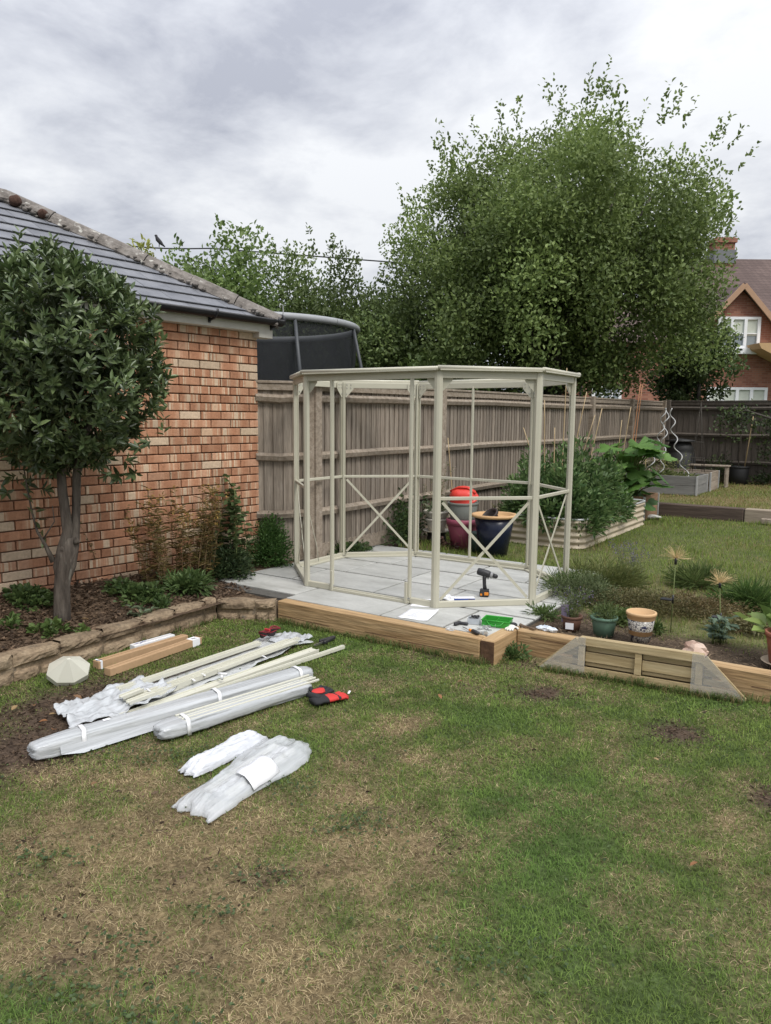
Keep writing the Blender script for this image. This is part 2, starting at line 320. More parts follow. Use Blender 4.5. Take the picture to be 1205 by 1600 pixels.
M_['brick_mortar'] = mat('brown_mortar', [(.19, .108, .070), (.25, .15, .10)], scale=20, rough=.95, bump=.4)
def wall_brick_material(name, c1, c2, mort, bw=.225, bh=.075):
    m = bpy.data.materials.new(name); m.use_nodes = True; t = m.node_tree; N = t.nodes.new; L = t.links.new; b = t.nodes['Principled BSDF']; b.inputs['Roughness'].default_value = .9
    tc = N('ShaderNodeTexCoord'); sx = N('ShaderNodeSeparateXYZ'); cb = N('ShaderNodeCombineXYZ'); L(tc.outputs['Object'], sx.inputs[0])
    ad = N('ShaderNodeMath'); L(sx.outputs[0], ad.inputs[0]); L(sx.outputs[1], ad.inputs[1]); L(ad.outputs[0], cb.inputs[0]); L(sx.outputs[2], cb.inputs[1])
    bt = N('ShaderNodeTexBrick'); L(cb.outputs[0], bt.inputs[0]); bt.inputs['Color1'].default_value = (*c1, 1); bt.inputs['Color2'].default_value = (*c2, 1); bt.inputs['Mortar'].default_value = (*mort, 1)
    bt.inputs['Scale'].default_value = 1; bt.inputs['Brick Width'].default_value = bw; bt.inputs['Row Height'].default_value = bh; bt.inputs['Mortar Size'].default_value = .006; bt.inputs['Bias'].default_value = -.3
    n = N('ShaderNodeTexNoise'); n.inputs['Scale'].default_value = 1.2; L(tc.outputs['Object'], n.inputs[0]); mr = N('ShaderNodeMapRange'); L(n.outputs[0], mr.inputs[0]); mr.inputs[3].default_value = .75; mr.inputs[4].default_value = 1.25
    hs = N('ShaderNodeHueSaturation'); L(mr.outputs[0], hs.inputs['Value']); L(bt.outputs[0], hs.inputs['Color']); L(hs.outputs[0], b.inputs['Base Color'])
    return m
M_['house_brick'] = wall_brick_material('house_brick', (.22, .085, .055), (.36, .17, .11), (.25, .17, .13))
M_['roof_tile'] = wall_brick_material('brown_roof_tile', (.105, .072, .064), (.145, .102, .09), (.05, .035, .03), .18, .12)
def plain(name, c, rough=.6, rnd=.0, **k):
    if name not in M_: M_[name] = mat(name, [tuple(x*.92 for x in c), tuple(min(1, x*1.06) for x in c)], scale=7, rough=rough, rnd=rnd, **k)
    return M_[name]
# ------------------------------------------------------------------ the ground
def sheet(name, x0, x1, y0, y1, z, step, colf, zf=None, kind='structure', m='ground', label=None):
    nx = max(2, int((x1-x0)/step)+1); ny = max(2, int((y1-y0)/step)+1)
    X, Y = np.meshgrid(np.linspace(x0, x1, nx), np.linspace(y0, y1, ny)); X = X.ravel(); Y = Y.ravel()
    Z = np.full_like(X, z) if zf is None else zf(X, Y)
    i = (np.arange(ny-1)[:, None]*nx+np.arange(nx-1)[None, :]).ravel()
    f = np.stack((i, i+1, i+nx+1, i+nx), 1).ravel()
    o = new_obj(name, np_mesh(name, np.stack((X, Y, Z), 1), f, np.full(len(i), 4), colf(X, Y), True), None, M_[m])
    tag(o, kind=kind); return o
def lerp(a, b, t): return np.asarray(a)[None, :]*(1-t[:, None])+np.asarray(b)[None, :]*t[:, None]
sheet('ground', -300, 300, -300, 300, -.06, 60, lambda X, Y: np.tile([.06, .075, .03], (len(X), 1)))
# measured patches of the lawn: (px, py, radius along the view, radius across, strength)
def blob_field(X, Y, bl):
    t = np.zeros_like(X)
    for (px, py, rx, ry, w) in bl:
        c = P(px, py, 0); fx, fy = -.559, .829
        dx = X-c.x; dy = Y-c.y; a = (dx*fx+dy*fy)/ry; b = (dx*fy-dy*fx)/rx
        t = t+w*np.exp(-(a*a+b*b))
    return t
DRY = [(640, 1130, .25, .2, .6), (430, 1330, .6, .35, .65), (250, 1290, .4, .3, .4), (120, 1380, .5, .4, .6), (350, 1520, .5, .3, .55), (580, 1540, .35, .25, .6), (540, 1250, .35, .3, .35),
       (620, 1290, .3, .25, .3), (100, 1200, .5, .3, .5), (180, 1450, .5, .3, .5), (400, 1420, .3, .2, .4), (700, 1060, .3, .1, .4), (700, 1180, .3, .2, .35), (1190, 1240, .18, .15, .5), (1030, 1250, .2, .1, .3), (150, 1120, .3, .35, .5),
       (300, 985, .25, .3, .6), (1100, 1350, .3, .3, .25), (900, 1400, .3, .2, .12)]
LUSH = [(860, 1330, .42, .4, .75), (760, 1120, .3, .2, .4), (950, 1230, .35, .25, .3), (560, 1285, .12, .08, .6), (190, 1380, .14, .07, .6), (60, 1570, .35, .14, .6), (1000, 1500, .5, .25, .3), (820, 1240, .25, .2, .3),
        (1120, 1100, .3, .1, .4), (440, 990, .2, .25, .5), (560, 1010, .3, .25, .4), (600, 1050, .3, .2, .3), (700, 1450, .2, .2, .35), (330, 1430, .12, .06, .5), (470, 1170, .3, .1, .3), (900, 1090, .3, .1, .3)]
BARE = [(845, 1083, .17, .12, 1.1), (1060, 1145, .14, .13, 1.1), (1200, 1250, .09, .12, 1.0), (690, 1020, .22, .12, .7), (70, 1125, .40, .40, .95), (840, 1040, .25, .08, .6), (400, 1375, .10, .07, .5), (30, 1180, .25, .25, .8), (150, 1090, .25, .35, .9), (600, 1265, .12, .05, .4), (90, 1505, .10, .05, .5), (270, 1000, .12, .2, .4)]
CLOVER = [(550, 1290, .12, .09, .9), (200, 1475, .08, .05, .8), (340, 1425, .06, .05, .8), (420, 1370, .1, .06, .5), (60, 1340, .14, .06, .7), (225, 1600, .2, .06, .6), (130, 1545, .2, .07, .5), (770, 1500, .25, .1, .3), (460, 1230, .12, .08, .5), (250, 1180, .3, .1, .5)]
def lawn_state(X, Y):
    g = .60+.9*(fbm(X*1.1+3, Y*1.1, 3)-.5)+1.25*(fbm(X*4.5, Y*4.5, 9)-.5)+.7*(fbm(X*14, Y*14, 13, 3)-.5)
    g = g-.62*blob_field(X, Y, DRY)+.62*blob_field(X, Y, LUSH)
    bare = blob_field(X, Y, BARE)*(.55+.9*fbm(X*7, Y*7, 21))+np.clip(1.7*(fbm(X*3.1+9, Y*3.1, 33)-.63), 0, .5)
    clo = blob_field(X, Y, CLOVER)*(.5+fbm(X*9, Y*9, 41))
    return np.clip(g, 0, 1), np.clip(bare, 0, 1), np.clip(clo, 0, 1)
def lawn_colour(X, Y):
    g, b, c = lawn_state(X, Y); k = fbm(X*22, Y*22, 5)
    col = lerp((.17, .128, .070), (.062, .088, .030), g)
    col = col*(1-b[:, None])+np.array([.080, .057, .041])[None, :]*b[:, None]
    return col*(.45+.9*k)[:, None]
def lawn_z(X, Y):
    g, b, c = lawn_state(X, Y)
    z = .012*(fbm(X*2, Y*2, 50)-.5)+.012*b*fbm(X*14, Y*14, 51)
    return z-.004
sheet('lawn', -4.42, 4.5, -2.2, 4.80, 0, .035, lawn_colour, lawn_z)
def grass_mesh(name, X, Y, Z, H, Wd, col, lean=.7, rr=None, vs_=1.0):
    rr = rr or rng; n = len(X); a = rr.uniform(0, 2*PI, n); s = np.stack((np.cos(a), np.sin(a), np.zeros(n)), 1)
    b = a+PI/2+rr.uniform(-.6, .6, n); d = np.stack((np.cos(b), np.sin(b), np.zeros(n)), 1)*(rr.uniform(.1, 1.0, n)**.8*lean)[:, None]
    p = np.stack((X, Y, Z), 1); h = H[:, None]; up = np.array([0, 0, 1.0]); w = Wd[:, None]
    v = np.empty((n, 5, 3)); v[:, 0] = p-s*w*.5; v[:, 1] = p+s*w*.5
    vs_ = np.broadcast_to(vs_, n)[:, None]; m = p+d*h*.42+up*h*.55*vs_; v[:, 2] = m+s*w*.42; v[:, 3] = m-s*w*.42; v[:, 4] = p+d*h*1.15+up*h*(.95-.35*np.linalg.norm(d, axis=1))[:, None]*vs_
    i = np.arange(n)[:, None]*5
    f = np.concatenate((i+np.array([[0, 1, 2, 3]]), i+np.array([[3, 2, 4]])), 1).ravel()
    return np_mesh(name, v.reshape(-1, 3), f, np.tile([4, 3], n), np.repeat(col, 5, 0))
def in_view(X, Y, mg=.15):
    rx, ry = _g(1, 0).x, _g(1, 0).y; fx, fy = _g(0, 1).x, _g(0, 1).y
    zz = X*fx+Y*fy; xx = X*rx+Y*ry
    return (zz > 1.35) & (np.abs(xx) < zz*.515*1.12+mg), zz
def make_lawn_grass():
    n = 760000; X = rng.uniform(-4.4, 3.2, n); Y = rng.uniform(-.2, 4.62, n)
    ok, zz = in_view(X, Y); ok &= ~((X < -3.94+.02) & (Y > 4.28)); ok &= ~((X < -4.30-.05*(Y-2.2)) )
    ok &= ~((X < -2.04) & (Y > 4.31)); ok &= rng.uniform(0, 1, n) < np.clip(2.9/zz, .45, 1)**1.0
    X, Y, zz = X[ok], Y[ok], zz[ok]; g, b, c = lawn_state(X, Y); n = len(X)
    keep = rng.uniform(0, 1, n) > b*1.05-.05
    X, Y, g, c, zz, b = X[keep], Y[keep], g[keep], c[keep], zz[keep], b[keep]; n = len(X)
    cl = fbm(X*6, Y*6, 77); dead = rng.uniform(0, 1, n) > g*.95+.10
    k = rng.uniform(0, 1, n)
    green = lerp((.082, .138, .024), (.235, .305, .078), k*.75+.25*cl); dry = lerp((.18, .135, .068), (.56, .455, .27), k**1.3)
    lush = np.clip(blob_field(X, Y, LUSH), 0, 1); green = green*(1-.30*lush[:, None]*np.array([[1, .25, .3]]))
    col = np.where(dead[:, None], dry, green)*((.85+.3*rng.uniform(0, 1, n))*(.55+.9*fbm(X*8, Y*8, 55)))[:, None]
    H = np.where(dead, rng.uniform(.009, .027, n), rng.uniform(.012, .032, n))*(.7+.7*cl); H *= (1-.5*b)
    Wd = rng.uniform(.0016, .0032, n)*np.clip(zz/2.8, .9, 1.9)
    lean = np.where(dead, 1.5, 1.0); vsc = np.where(dead, rng.uniform(.15, .6, n), rng.uniform(.45, 1, n))
    Z = lawn_z(X, Y)
    o = new_obj('lawn_grass', grass_mesh('lawn_grass', X, Y, Z, H, Wd, col, lean=lean, vs_=vsc), None, M_['grass'])
    tag(o, 'short patchy green and straw coloured grass of the front lawn', 'grass', kind='stuff')
    # clover and broad-leaved weeds in the turf
    m = 110000; X = rng.uniform(-4.2, 2.8, m); Y = rng.uniform(.2, 4.5, m); ok, zz = in_view(X, Y); g, b, c = lawn_state(X, Y)
    ok &= rng.uniform(0, 1, m) < np.clip(c*1.4+.015, 0, 1); ok &= ~((X < -2.04) & (Y > 4.31))
    X, Y = X[ok], Y[ok]; m = len(X); d = rand_dirs(m); d[:, 2] = np.abs(d[:, 2])*.3; nr = rand_dirs(m)*.5+[0, 0, 1]
    col = lerp((.035, .062, .022), (.10, .145, .052), rng.uniform(0, 1, m))
    me = leaf_mesh('clover', np.stack((X, Y, lawn_z(X, Y)+rng.uniform(.006, .024, m)), 1), d, nr, rng.uniform(.009, .017, m), rng.uniform(.008, .014, m), col)
    tag(new_obj('clover', me, None, M_['leaf']), 'dark clover and small weeds growing through the lawn', 'weeds', kind='stuff')
    # loose crumbs of soil and dead thatch on the bare patches
    m = 90000; X = rng.uniform(-4.3, 2.8, m); Y = rng.uniform(.2, 4.6, m); ok, zz = in_view(X, Y); g, b, c = lawn_state(X, Y); ok &= rng.uniform(0, 1, m) < b*1.1; ok &= ~((X < -2.04) & (Y > 4.31))
    X, Y = X[ok], Y[ok]; m = len(X); d = rand_dirs(m); d[:, 2] *= .4; nr = rand_dirs(m)
    col = lerp((.045, .031, .022), (.22, .155, .105), rng.uniform(0, 1, m)**1.4)
    me = leaf_mesh('mulch', np.stack((X, Y, lawn_z(X, Y)+.004), 1), d, nr, rng.uniform(.010, .03, m), rng.uniform(.004, .013, m), col)
    tag(new_obj('soil_crumbs', me, None, M_['grass']), 'dark crumbled soil and bark bits on bare lawn patches', 'soil', kind='stuff')
make_lawn_grass()
# rear lawn (level with the patio), the planting bed in front of it, the upper lawn
ZR = .125
def bed_mask(X, Y):                                   # 1 = planting bed behind the long sleeper
    edge = 5.55+.28*np.sin(X*2.1+.6)+.25*(fbm(X*2, Y*2, 61)-.5)
    return np.clip((edge-Y)/.12, 0, 1)*(X > -2.1)
def rear_colour(X, Y):
    g = np.clip(.62+.9*(fbm(X*1.3, Y*1.3, 71)-.5), 0, 1); col = lerp((.15, .125, .06), (.06, .085, .028), g)
    b = np.maximum(bed_mask(X, Y), (X < -4.45+.06*fbm(X*3, Y*3, 8))*1.0); b = np.maximum(b, ((Y > 6.95) & (X < -4.35))*1.0)
    col = col*(1-b[:, None])+lerp((.05, .036, .026), (.115, .085, .058), fbm(X*9, Y*9, 4))*b[:, None]
    return col*(.6+.8*fbm(X*18, Y*18, 6))[:, None]
sheet('rear_lawn', -4.86, 9, 4.70, 12.16, ZR, .07, rear_colour, lambda X, Y: ZR-.004+.02*(fbm(X*3, Y*3, 15)-.5)*(Y > 7.05)+.03*bed_mask(X, Y)*(fbm(X*5, Y*5, 16)-.3)*(Y > 4.85))
ZU = .30
sheet('upper_lawn', -4.5, 9, 12.10, 17.6, ZU, .15, lambda X, Y: lerp((.19, .15, .075), (.075, .10, .035), np.clip(.42+1.2*(fbm(X*.9, Y*.9, 81)-.5), 0, 1)), lambda X, Y: ZU+.03*(fbm(X, Y, 18)-.5))
def make_rear_grass():
    n = 190000; X = rng.uniform(-4.6, 4.5, n); Y = rng.uniform(5.1, 17.4, n); ok, zz = in_view(X, Y, .3)
    pat = (X < -2.02) & (Y < 6.99); ok &= ~pat; bm_ = bed_mask(X, Y); ok &= (bm_ < .5) | ((Y > 5.0) & (fbm(X*3, Y*3, 66) > .47) & (rng.uniform(0, 1, n) < .7))
    ok &= ~((X > -3.85) & (X < -2.85) & (Y > 8.25) & (Y < 11)); ok &= ~((Y > 12.0) & (Y < 12.22)); ok &= ~((X < -4.55) & (Y < 12))
    ok &= rng.uniform(0, 1, n) < np.clip(7.5/zz, .35, 1)
    X, Y, zz = X[ok], Y[ok], zz[ok]; n = len(X); up = Y > 12.15
    g = np.clip(.80+.9*(fbm(X*1.3, Y*1.3, 71)-.5), 0, 1); g = np.where(up, np.clip(.38+1.2*(fbm(X*.9, Y*.9, 81)-.5), 0, 1), g)
    dead = rng.uniform(0, 1, n) > g+.08; k = rng.uniform(0, 1, n)
    col = np.where(dead[:, None], lerp((.19, .14, .06), (.38, .30, .15), k), lerp((.095, .15, .026), (.26, .325, .075), k))
    longish = np.clip((fbm(X*2.2, Y*2.2, 91)-.5)*3, 0, 1)+1.0*np.exp(-((X+4.35)/.35)**2)+.8*np.exp(-((Y-7.05)/.12)**2)
    H = rng.uniform(.02, .05, n)*(1+1.3*np.clip(longish, 0, 1.4)); Wd = rng.uniform(.003, .0055, n)*np.clip(zz/8, .7, 2.2)
    o = new_obj('rear_grass', grass_mesh('rear_grass', X, Y, np.where(up, ZU, ZR)-.005, H, Wd, col), None, M_['grass'])
    tag(o, 'longer green grass of the back lawn behind the patio', 'grass', kind='stuff')
make_rear_grass()
# ------------------------------------------------------------------ patio: every slab a piece
ZP = .16
pat = MB()
pat.box((-3.465, 5.70, .07), (2.82, 2.54, .155))
patio = pat.build('patio', M_['mortar']); tag(patio, kind='structure')
rows = [(4.43, 4.995), (5.005, 5.535), (5.545, 6.095), (6.105, 6.60), (6.61, 6.97)]
cuts = [[-4.88, -3.96, -3.04, -2.50, -2.05], [-4.88, -4.40, -3.50, -2.90, -2.05], [-4.88, -4.20, -3.55, -3.00, -2.05], [-4.88, -4.05, -3.20, -2.62, -2.05], [-4.88, -4.18, -3.89, -3.0, -2.45, -2.05]]
for (v0, v1), cs in zip(rows, cuts):
    for a, b in zip(cs[:-1], cs[1:]):
        y0 = v0
        if a < -4.8 and v0 < 4.5: y0 = 4.56
        m = MB(); m.box(((a+b)/2, (y0+v1)/2, ZP-.02+random.uniform(-.0015, .0015)), (b-a-.018, v1-y0-.022, .04), None, .004)
        o = m.build('paving_slab', M_['slab'], patio)
# ------------------------------------------------------------------ sleepers
def sleeper(label, x0, x1, y0, y1, z0=-.05, z1=ZP, axis='x'):
    m = MB(); nx = 24 if axis == 'x' else 2; ny = 2 if axis == 'x' else 10
    cx, cy = (x0+x1)/2, (y0+y1)/2
    m.box((0, 0, (z0+z1)/2), (x1-x0, y1-y0, z1-z0), None, .006)
    o = m.build('sleeper', M_['oak' if axis == 'x' else 'oak_y']); o.location = (cx, cy, 0)
    return tag(o, label, 'sleeper', 'oak sleepers edging the raised garden')
sl1 = sleeper('long oak sleeper holding up the front edge of the patio', -3.935, -2.157, 4.32, 4.42)
sl2 = sleeper('short oak sleeper at the patio corner with dark end grain', -2.152, -2.052, 4.325, 4.77, axis='y')
m = MB(); m.box((0, -.2235, .052), (.096, .004, .20)); m.build('end_grain', M_['oak_end'], sl2)
sl3 = sleeper('long oak sleeper behind the trapezoid timber planter panel', -2.048, 1.9, 4.67, 4.77)
for (sx, sw) in ((-.62, .5), (.1, .28), (.55, .6)):                    # drying checks
    m = MB(); m.box((sx, -.0505, random.uniform(.03, .11)), (sw, .003, .0035), T(ry=random.uniform(-.02, .02))); m.build('crack', M_['oak_end'], sl1)
for (sx, sw, sz) in ((-1.7, .35, .10), (-1.3, .5, .06), (-.2, .6, .07), (.6, .4, .04)):
    m = MB(); m.box((sx, -.0505, sz), (sw, .003, .004), T(ry=random.uniform(-.02, .02))); m.build('crack', M_['oak_end'], sl3)
for i, (a, b, lab) in enumerate(((-3.35, -1.75, 'dark weathered timber sleeper beside the wooden planter box'), (-1.74, -.6, 'pale topped timber sleeper edging the upper lawn'), (-.59, .9, 'far timber sleeper at the end of the upper lawn edge'))):
    m = MB(); m.box((0, 0, .19), (b-a, .16, .26), None, .012); o = m.build('sleeper', mat('old_sleeper%d' % i, [[(.05, .035, .028), (.11, .08, .062)], [(.20, .16, .12), (.30, .25, .19)], [(.19, .15, .12), (.27, .22, .17)]][i], scale=5, stretch=(.4, 5, 5), rough=.95, bump=.6))
    o.location = ((a+b)/2, 12.10+.015*i, 0); tag(o, lab, 'sleeper')
m = MB(); m.box((0, 0, .17), (.9, .09, .08), None, .01); o = m.build('timber_offcut', M_['fence_r']); o.location = (-1.05, 11.93, 0); tag(o, 'short grey timber lying in front of the upper lawn edge', 'timber')
# ------------------------------------------------------------------ stone edging of the garage bed
def edging(name, label, p, q, seed, h=.17):
    p = Vector((*p, 0)); q = Vector((*q, 0)); d = q-p; ln = d.length; t = thing(name, label, 'stone edging', p, math.atan2(d.y, d.x)); rd = random.Random(seed)
    m = MB(); m.box((ln/2, .035, .065), (ln, .06, .17)); m.build('mortar_core', M_['stone'], t)
    blk = .33; x = 0
    while x < ln-.03:
        w = min(blk*rd.uniform(.9, 1.1), ln-x)
        if ln-x-w < .06: w = ln-x
        pat = rd.choice((0, 1, 2))
        zs = rd.uniform(.45, .62)*h; x1 = x+w*rd.uniform(.35, .65)
        if pat == 0: parts = [(x, x+w, 0, zs), (x, x+w, zs, h)]
        elif pat == 1: parts = [(x, x1, 0, zs), (x1, x+w, 0, zs*.85), (x, x+w, zs, h)]
        else: parts = [(x, x+w, 0, zs), (x, x1, zs, h*rd.uniform(.96, 1.03)), (x1, x+w, zs*.95, h*.98)]
        for (a, b, z0, z1) in parts:
            g = .005; nx, nz = 8, 5; vs = []; fs = []; ph = [rd.uniform(0, 6) for _ in range(4)]
            for i in range(nx+1):
                for k in range(nz+1):
                    u_, v_ = i/nx, k/nz; ed = min(u_, 1-u_, .25)/.25; ez = min(v_, 1-v_, .3)/.3
                    bulge = .030*(math.sqrt(max(0, ed))*.6+.4)*(math.sqrt(max(0, ez))*.75+.25)+rd.uniform(-.005, .005)
                    if i in (0, nx) or k in (0, nz): bulge = .003
                    vs.append((a+g+(b-a-2*g)*u_+rd.uniform(-.004, .004), .004-bulge, z0-.02*(z0 == 0)+g/2+(z1-z0-g)*v_+.007*math.sin(ph[0]+u_*4)*(v_ > .99)*(z1 > h*.9)))
            for i in range(nx):
                for k in range(nz): c = i*(nz+1)+k; fs.append((c, c+nz+1, c+nz+2, c+1))
            b0 = len(vs)                                    # the flat top going back
            for i in range(nx+1): v = vs[i*(nz+1)+nz]; vs.append((v[0], .085, v[2]))
            for i in range(nx): fs.append((i*(nz+1)+nz, (i+1)*(nz+1)+nz, b0+i+1, b0+i))
            mm = MB(); mm.add(vs, fs, None, False); mm.build('stone', M_['stone'], t)
        x += w
edging('stone_edging', 'long low edging of rough tan stone blocks round the bay tree bed', (-4.20, .7), (-4.36, 4.07), 3)
edging('stone_edging', 'short low stone edging between the long edging and the oak sleeper', (-4.36, 4.075), (-3.945, 4.31), 8, .155)
def bed_z(X, Y):
    t = np.clip((-4.36-X)/.75, 0, 1); z = .135+.12*t+.025*(fbm(X*6, Y*6, 25)-.5)
    z = np.where(Y > 4.25, np.minimum(z, .135+.03*t), z); return z
def bed_poly_colour(X, Y):
    return lerp((.045, .032, .024), (.15, .105, .068), fbm(X*11, Y*11, 27))*(.6+.8*fbm(X*30, Y*30, 28))[:, None]
def garage_bed():
    o = sheet('garage_bed', -5.6, -4.28, -.5, 5.8, 0, .05, bed_poly_colour, lambda X, Y: np.where((X > -4.87) & (Y > 4.55), .10, bed_z(X, Y)))
    o2 = sheet('corner_bed', -4.36, -3.94, 4.2, 4.58, 0, .03, bed_poly_colour, lambda X, Y: .13*np.clip((Y-(4.12+(X+4.36)*.56))/.05, 0, 1)-.0)
garage_bed()
# ------------------------------------------------------------------ garage: wall of single bricks, slated hip roof
GX, GY = -5.13, 5.36; GA = math.atan2(-.995, -.095)
garage = thing('garage', 'red brick garage with banded bricks and slate hip roof behind the bay tree', 'garage', (GX, GY, 0), GA)
def GL(x, y, z):                                     # garage local -> world
    return Vector((GX+x*math.cos(GA)-y*math.sin(GA), GY+x*math.sin(GA)+y*math.cos(GA), z))
def to_px(w):
    q = Vector(w)-Vector((0, 0, EYE)); k = q.dot(FW); return 602.5+F_PX*q.dot(RT)/k, 800-F_PX*q.dot(UP)/k
m = MB(); m.box((3.0, -.058, 1.2), (6.0, .10, 2.42)); m.box((.058, -1.7, 1.2), (.10, 3.2, 2.42)); gwall = m.build('wall', M_['brick_mortar'], garage)
def brick_shape(w, h=.065):
    m = MB(); m.box((w/2, -.008, h/2), (w, .034, h), None, .004); return m.mesh('brick')
bm_s, bm_h = brick_shape(.215), brick_shape(.1025)
bm_s.materials.append(M_['brick']); bm_h.materials.append(M_['brick'])
cand = []; rest = MB(); rb = random.Random(5)
z = 2.395-.07
course = 0
while z > .08:
    x = 0.0; first = True; odd = course % 2
    while x < 3.6:
        w = .1025 if (first and odd) else .215; first = False
        c = GL(x+w/2, 0, z+.03); px, py = to_px(c)
        hid = ((px-100)/150)**2+((py-585)/165)**2 < .72 or px < -12 or py > 1000
        if hid or z < .17: rest.box((x+w/2, -.006, z+.0325), (w, .034, .065))
        else: cand.append((x, z, w))
        x += w+.010
    z -= .075; course += 1
for i, (x, z, w) in enumerate(cand):
    if i < 300:
        o = new_obj('brick', bm_s if w > .2 else bm_h, gwall); o.location = (x, .011+rb.uniform(-.0015, .0015), z)
    else: rest.box((x+w/2, -.006, z+.0325), (w, .034, .065))
tag(rest.build('brickwork', M_['brick'], gwall), kind='stuff')
# bricks of the return wall round the corner
ret = MB()
for k in range(29):
    y = -.02 if k % 2 else -.12
    while y > -2.6: ret.box((.002, y-.107, 2.3575-.075*k), (.02, .205, .065)); y -= .225
tag(ret.build('return_brickwork', M_['brick'], gwall), kind='stuff')
# eaves
EZ, TP, OV = 2.49, .60, .15
m = MB(); m.box((2.95, .10, 2.44), (6.1, .022, .095), None, .003); m.build('fascia', M_['fascia'], garage)
m = MB(); m.box((2.95, .05, 2.396), (6.1, .09, .012)); m.build('soffit', M_['fascia'], garage)
m = MB(); m.box((-.03, .055, 2.415), (.17, .115, .145), None, .003); m.build('eaves_box', M_['fascia'], garage)
m = MB(); n = 10; vs = []; fs = []
for i, xx in enumerate((-.17, 6.0)):
    for ro in (.056, .049):
        for k in range(n+1): a = PI+PI*k/n; vs.append((xx, .170+ro*math.cos(a), 2.515+ro*math.sin(a)))
q = n+1
for k in range(n): fs += [(k, k+1, 2*q+k+1, 2*q+k), (q+k+1, q+k, 3*q+k, 3*q+k+1)]
fs += [(0, 2*q, 3*q, q), (n, q+n, 3*q+n, 2*q+n), tuple(range(q))+tuple(range(2*q-1, q-1, -1))]
m.add(vs, fs, None, True); gut = m.build('gutter', M_['black_pl'], garage)
m = MB(); m.tube([(-.165, .17, 2.515), (-.178, .17, 2.515)], .058, 16); m.build('gutter_end', M_['black_pl'], garage)
for bx_ in (-.10, .62, 1.5, 2.4):
    m = MB(); m.prism([(0, 0), (.02, 0), (.02, .09), (0, .09)], .108, .125, T(bx_, 0, 2.42)); m.tube([(bx_+.01, .12, 2.44), (bx_+.01, .15, 2.448), (bx_+.01, .19, 2.455), (bx_+.01, .232, 2.49), (bx_+.01, .236, 2.53)], .011, 6); m.build('gutter_bracket', M_['black_pl'], garage)
# roof planes under the slates
TR = 1.72                                             # where the hip meets the ridge
def roofp(x, t, up=0.0):                              # t = run inwards from the eaves edge
    c = math.cos(math.atan(TP)); s_ = math.sin(math.atan(TP)); return (x, OV-t+s_*up, EZ+t*TP+c*up)
m = MB(); e0 = -OV
m.add([roofp(e0, 0), roofp(6.2, 0), roofp(6.2, TR), roofp(e0+TR, TR), (e0, OV-2*TR, EZ), (6.2, OV-2*TR, EZ)], [(0, 1, 2, 3), (4, 0, 3), (5, 4, 3, 2)])
roof = m.build('roof', M_['slate'], garage)
def clip(poly, f):
    o = []
    for i in range(len(poly)):
        a, b = poly[i], poly[(i+1) % len(poly)]; fa, fb = f(a), f(b)
        if fa >= 0: o.append(a)
        if fa*fb < 0: k = fa/(fa-fb); o.append((a[0]+(b[0]-a[0])*k, a[1]+(b[1]-a[1])*k))
    return o
G_ = .168; SW = .30; r = 0; t = -.03
while t < TR:
    x = -.4+(SW/2 if r % 2 else 0)
    while x < 3.4:
        poly = clip([(x+.002, t), (x+SW-.002, t), (x+SW-.002, min(TR, t+G_*1.12)), (x+.002, min(TR, t+G_*1.12))], lambda p: p[0]-e0-p[1]-.01)
        if len(poly) >= 3 and x+SW > e0:
            top = []; bot = []
            for (a, b) in poly:
                k = (b-t)/G_; u_ = .022-.016*k; top.append(roofp(a, b, u_)); bot.append(roofp(a, b, u_-.008))
            n = len(poly); m = MB(); jit = random.uniform(-.0015, .0015)
            m.add([(v[0], v[1], v[2]+jit) for v in top]+bot, [tuple(range(n))[::-1], tuple(range(n, 2*n))]+[(i, (i+1) % n, n+(i+1) % n, n+i) for i in range(n)])
            m.build('slate', M_['slate'], roof)
        x += SW
    t += G_; r += 1
# hip and ridge tiles
def hip_tile(p, q, nm):
    m = MB(); p = Vector(p); q = Vector(q); d = (q-p).normalized(); sd_ = d.cross(Vector((0, 0, 1))).normalized(); u_ = sd_.cross(d).normalized(); vs = []; fs = []
    prof = [(-.105, -.065), (-.08, -.01), (-.04, .028), (0, .04), (.04, .028), (.08, -.01), (.105, -.065)]
    for pt in (p, q):
        for (a, b) in prof: vs.append(pt+sd_*a+u_*b)
        for (a, b) in prof: vs.append(pt+sd_*a*.88+u_*(b-.022))
    k = len(prof)
    for i in range(k-1): fs += [(i, i+1, 2*k+i+1, 2*k+i), (k+i+1, k+i, 3*k+i, 3*k+i+1), (i, k+i, k+i+1, i+1), (2*k+i, 2*k+i+1, 3*k+i+1, 3*k+i)]
    fs += [(0, 2*k, 3*k, k), (k-1, 2*k-1, 4*k-1, 3*k-1)]
    m.add(vs, fs, None, False); return m.build(nm, M_['hip'], roof)
H0 = Vector((e0-.02, OV+.02, EZ+.035)); H1 = Vector((e0+TR, OV-TR, EZ+TR*TP+.055)); nh = 6
for i in range(nh): a = H0.lerp(H1, i/nh); b = H0.lerp(H1, (i+.985)/nh); hip_tile(a+Vector((0, 0, .006*(i % 2))), b+Vector((0, 0, .006*(i % 2))), 'hip_tile')
for i in range(6): hip_tile(H1+Vector((i*.45+.01, 0, .008)), H1+Vector((i*.45+.445, 0, .008)), 'ridge_tile')
mo = MB(); rd = random.Random(4)
for i in range(70):
    k = rd.uniform(.02, .98); p = H0.lerp(H1, k); p = p+Vector((.078, .078, -.055))+Vector((rd.uniform(-.03, .03), rd.uniform(-.03, .03), rd.uniform(-.02, .015))); s_ = rd.uniform(.008, .022); mo.blob(p, (s_*1.4, s_*1.4, s_*.8), i, .3, 7, 5)
tag(mo.build('moss', M_['hip'], roof), kind='stuff')
